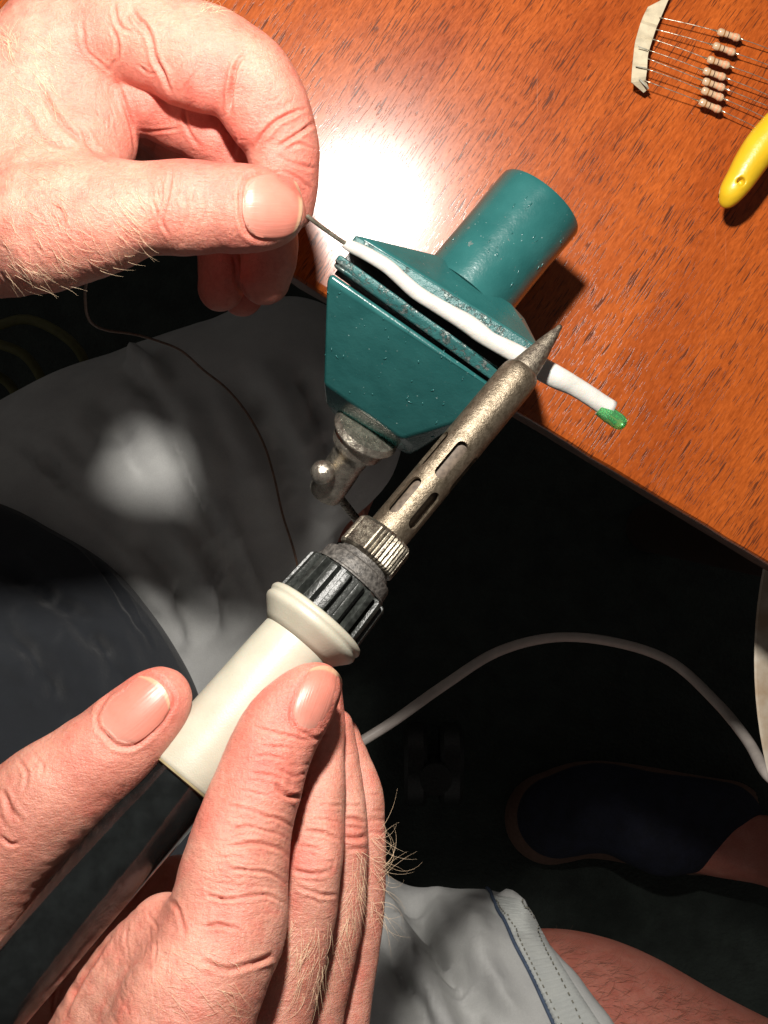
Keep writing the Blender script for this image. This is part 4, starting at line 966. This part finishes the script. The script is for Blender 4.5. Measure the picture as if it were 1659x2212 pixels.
# cut the leg opening
X = f.ax[0][:, None, None]; Y = f.ax[1][None, :, None]; Z = f.ax[2][None, None, :]
c0, c1 = P(1176, 2000, -21), P(1300, 2205, -18); hd = (c1 - c0).normalized(); hn = Vector((-hd.y, hd.x, 0)); hn = hn if hn.x > 0 else -hn
pl_ = ((X - c0.x) * hn.x + (Y - c0.y) * hn.y - .12 * (Z - c0.z)).astype(np.float32)
right = np.maximum(right, pl_ + 0 * Z)
f.d = smin(left, right, 1.5)
V, Q = f.mesh(3)
strokes = [([(300, 800), (350, 880), (385, 970), (440, 1090), (500, 1200), (560, 1320)], 9, .45), ([(290, 770), (330, 810), (350, 840)], 14, -.55), ([(20, 940), (90, 985), (180, 1080), (260, 1170), (330, 1260)], 8, .4), ([(130, 930), (200, 1010)], 12, .15),
           ([(300, 1150), (380, 1260), (450, 1380)], 26, .5), ([(400, 1100), (470, 1230), (520, 1370)], 22, .35), ([(500, 800), (560, 900), (620, 1020), (660, 1150)], 30, .4), ([(620, 760), (690, 900), (720, 1050)], 28, .3), ([(380, 850), (430, 950), (470, 1050)], 24, -.25), ([(220, 850), (260, 950), (320, 1060)], 26, .2),
           ([(880, 1900), (930, 2020), (1000, 2160), (1050, 2260)], 24, .8), ([(960, 1930), (1010, 2080), (1090, 2230)], 20, .5), ([(1040, 1960), (1100, 2100), (1170, 2230)], 5, .12), ([(820, 2000), (880, 2120), (930, 2230)], 22, .4), ([(1080, 1940), (1150, 1990)], 14, -.3)]
V, cr = creases(V, Q, [(a_, b_, c_ * 3.0) for a_, b_, c_ in strokes])
for _ in range(5): V = V + .6 * (lap(V, Q) - V)
n = normals(V, Q); V = V + n * (vnoise(V, .22, .35, 2) + vnoise(V, .6, .10, 5))[:, None]
sh = link('shorts', mesh_np('shorts', V, Q), MAT['shorts'], pe); sh['label'] = 'pale stone grey cloth shorts with soft folds'
bvS = BVHTree.FromPolygons([tuple(v) for v in V], [tuple(q) for q in Q])
def on_surf(bv, u, v, up=.05):
    h_, n_h = hit(bv, u, v); return None if h_ is None else h_ + n_h * up
# hem band, stitching
def strip(name, a_line, b_line, th_, mat, par, bv, n_=24):
    A_ = catmull([(*p, 0) for p in a_line], 20)[:, :2]; B_ = catmull([(*p, 0) for p in b_line], 20)[:, :2]; V = []; F = []; m = min(len(A_), len(B_))
    K = 9
    for i in range(m):
        row = []
        for k in range(K):
            t = k / (K - 1); u, v = A_[i] * (1 - t) + B_[i] * t; h_, n_h = hit(bv, u, v)
            row.append((u, v, h_.z if h_ else None))
        zl = None
        for j, (u, v, z) in enumerate(row):
            if z is None or (zl is not None and abs(z - zl) > 1.0): z = (zl - .25) if zl is not None else (V[-K].z if len(V) >= K else -20)
            zl = z; V.append(P(u, v, z + th_ * (1 - .4 * (abs(j / (K - 1) * 2 - 1)) ** 4) + .055 * math.sin(i * 2.4 + j * .4) + .12 * math.exp(-((j - 1.2) / .8) ** 2)))
    nr = m
    for i in range(nr - 1):
        for k in range(K - 1): F.append((i * K + k, i * K + k + 1, (i + 1) * K + k + 1, (i + 1) * K + k))
    nv = len(V); V += [p - Vector((0, 0, th_ + .1)) for p in V]; F += [tuple(nv + x for x in reversed(q)) for q in F]
    rim = list(range(K)) + [i * K + K - 1 for i in range(1, nr)] + [(nr - 1) * K + k for k in range(K - 2, -1, -1)] + [i * K for i in range(nr - 2, 0, -1)]
    F += [(a, b_, b_ + nv, a + nv) for a, b_ in zip(rim, rim[1:] + rim[:1])]
    me = mesh_from(name, V, F); bm = bmesh.new(); bm.from_mesh(me); bmesh.ops.recalc_face_normals(bm, faces=bm.faces); bm.to_mesh(me); bm.free()
    return link(name, me, mat, par)
hm = strip('hem', [(1062, 1936), (1080, 1970), (1104, 2016), (1140, 2090), (1180, 2170), (1215, 2250)], [(1128, 1946), (1150, 1972), (1172, 2014), (1208, 2076), (1252, 2146), (1308, 2230)], .22, MAT['hem'], sh, bvS)
pts = [on_surf(bvS, u, v, .12) for u, v in catmull([(1040, 1912, 0), (1062, 1935, 0), (1082, 1978, 0), (1110, 2040, 0), (1150, 2115, 0), (1200, 2225, 0)], 6)[:, :2]]
pts = [p for p in pts if p]
tube('seam', pts, .09, MAT['thread'], sh, 8)['label'] = 'dark blue seam along the hem'
V, F = [], []
for off in (14, 60):
    ln = catmull([(1066 + off, 1950, 0), (1084 + off, 1985, 0), (1112 + off, 2048, 0), (1152 + off, 2122, 0), (1204 + off, 2230, 0)], 14)[:, :2]
    for i in range(0, len(ln) - 1, 2):
        a_, b_ = on_surf(bvS, *ln[i], .30), on_surf(bvS, *(ln[i] * .25 + ln[i + 1] * .75), .30)
        if a_ and b_: V, F = tube_vf([a_, b_], .035, 5, True, V, F)
tag(link('stitching', mesh_from('stitching', V, F), MAT['mark'], sh), kind='stuff')
# shirt
f = Field((P(-300, 0, -14).x, P(0, 2400, -14).y, -36), (P(560, 0, -22).x, P(0, 940, -22).y, -3), .22)
f.d = f.chain([(-330, 1850, -19, 690), (-250, 1760, -19, 705), (-240, 1770, -19, 705)], m=1.5)
f.d = smin(f.d, f.chain([(-100, 2300, -19, 560), (100, 2450, -19, 560)], m=1.5), 2.0)
V, Q = f.mesh(3)
uv_ = topx(V); zz = -18.5 + (V[:, 2] + 19) * np.where(V[:, 2] > -19, .22, .6)
kk = (CAM_H - zz) / CAM_H / PXCM; V = np.stack([(uv_[:, 0] - CU) * kk, (CV - uv_[:, 1]) * kk, zz], 1)
V, cr = creases(V, Q, [([(-20, 1200), (100, 1280), (220, 1400), (300, 1560)], 22, .4), ([(-20, 1350), (80, 1430), (140, 1560)], 20, .3), ([(20, 1075), (120, 1120), (230, 1240), (330, 1400)], 5, .18)])
n = normals(V, Q); V = V + n * (vnoise(V, .25, .3, 12))[:, None]
link('shirt', mesh_np('shirt', V, Q), MAT['shirt'], pe)['label'] = 'dark navy knitted shirt over the belly'
# bare leg: thigh, knee, shin
f = Field((P(900, 0, -28).x, P(0, 2700, -28).y, -69), (P(2100, 0, -42).x, -17.0, -14), .36)
f.d = f.chain([(960, 2330, -28, 260), (1120, 2370, -27.5, 310), (1175, 2385, -27, 362), (1210, 2396, -27, 374), (1270, 2425, -26.5, 378), (1400, 2485, -26.3, 366), (1560, 2555, -27, 358), (1760, 2610, -28, 340), (1900, 2640, -29, 320)], m=1.5)
f.d = smin(f.d, f.chain([(1950, 2640, -30, 300), (2100, 2400, -42, 200), (2000, 1990, -50, 120), (1720, 1855, -62, 80), (1560, 1825, -65, 70), (1430, 1815, -66.5, 60)], m=1.5), 2.5)
V, Q = f.mesh(3); me = mesh_np('leg', V, Q); add_attr(me, 'red', np.full(len(V), .5)); add_attr(me, 'crease', np.zeros(len(V)))
leg = link('leg', me, MAT['skin'], pe); leg['label'] = 'bare hairy leg coming out of the shorts'
V2, F2 = tube_vf(catmull([P(560, 980, -31), P(640, 890, -33), P(690, 880, -45), P(690, 900, -60), P(690, 900, -71)], 6), [7.0 - .18 * i for i in range(25)], 28)
me2 = mesh_from('leg', V2, F2); add_attr(me2, 'red', np.full(len(V2), .4)); add_attr(me2, 'crease', np.zeros(len(V2)))
link('leg', me2, MAT['skin'], pe)['label'] = 'other lower leg going down under the table'
bvG = BVHTree.FromPolygons([tuple(v) for v in V], [tuple(q) for q in Q])
sp = []
for _ in range(420):
    u = r_.uniform(1180, 1650); top_v = 2020 + (u - 1180) * .417; sp.append((u, top_v + abs(r_.gauss(0, 90)) + 2, math.radians(r_.uniform(-60, 60)), r_.uniform(.5, 1.4), r_.uniform(-1.5, 1.5), r_.uniform(.1, .6)))
hairs('leg_hair', leg, bvG, sp, MAT['hair_dark'], .007)
# slipper
f = Field((P(1060, 0, -64).x, P(0, 1960, -64).y, -72.2), (P(1680, 0, -64).x, P(0, 1600, -64).y, -56), .25)
f.d = U(f.chain([(1205, 1765, -68, 88), (1290, 1745, -67.5, 96), (1400, 1760, -66, 92), (1500, 1780, -66, 100), (1560, 1780, -66, 90)], m=1.2), f.chain([(1430, 1810, -65, 80), (1400, 1790, -65, 84)], m=1.2), k=1.5)
V, Q = f.mesh(2); slip = link('slipper', mesh_np('slipper', V, Q), MAT['shoe'], pe); slip['label'] = 'dark navy slipper on the foot in the shadow'
f = Field((P(1060, 0, -64).x, P(0, 1960, -64).y, -72.2), (P(1680, 0, -64).x, P(0, 1600, -64).y, -68), .25)
f.d = U(f.chain([(1188, 1768, -71, 98), (1290, 1748, -71, 104), (1500, 1782, -71, 106), (1570, 1780, -71, 94)], m=1.2), k=1)
V, Q = f.mesh(2); link('sole', mesh_np('sole', V, Q), MAT['sole'], slip)

# ------------------------------------------------------------ white cable, enamel dish, caster
tag(uvtube('power_cable', [(700, 1660, -24), (765, 1612, -24.5), (850, 1558, -25), (960, 1480, -27), (1075, 1408, -29), (1200, 1377, -30), (1330, 1388, -30), (1450, 1430, -29), (1550, 1520, -26), (1615, 1600, -20), (1652, 1665, -14), (1690, 1700, -12)],
    .26, MAT['cable'], None, 14, 6), 'white power cable arching through the dark beside the lower hand', 'cable')
DC = P(2669, 1425, -9); DR = RC(1035, -9)
V = []; F = []; sg = 160
prf = [(.90, -.9), (.955, -.45), (.985, -.1), (1.0, .0), (1.004, -.06), (1.0, -.18), (.975, -.7), (.93, -1.6), (.85, -2.3)]
for (r, z) in prf:
    for k in range(sg):
        a = 2 * math.pi * k / sg; V.append(DC + Vector((math.cos(a) * r * DR, math.sin(a) * r * DR, z)))
for i in range(len(prf) - 1):
    for k in range(sg): F.append((i * sg + k, i * sg + (k + 1) % sg, (i + 1) * sg + (k + 1) % sg, (i + 1) * sg + k))
F.append(tuple(range(sg - 1, -1, -1))); F.append(tuple((len(prf) - 1) * sg + k for k in range(sg)))
me = mesh_from('enamel_dish', V, F); bm = bmesh.new(); bm.from_mesh(me); bmesh.ops.recalc_face_normals(bm, faces=bm.faces); bm.to_mesh(me); bm.free()
o = link('lamp_base', me, MAT['dish']); autosmooth(o, 50); tag(o, 'edge of a round stained white enamel disc at the right border', 'disc')
cs = empty('chair_caster', tuple(P(935, 1650, -70)), 'black chair caster barely visible in the dark right of the lower hand', 'caster')
for dx in (-1.4, 1.4):
    lathe('wheel', P(935, 1650, -68.5) + Vector((dx - .9, 0, 0)), Vector((1, 0, 0)), [(0, 1.2), (0, 3.0), (.3, 3.3), (1.5, 3.3), (1.8, 3.0), (1.8, 1.2)], MAT['black'], cs, 32)
lathe('stem', P(935, 1650, -68.5), Vector((0, 0, 1)), [(0, .8), (6, .8), (6, 1.2), (7, 1.2)], MAT['black'], cs, 16)
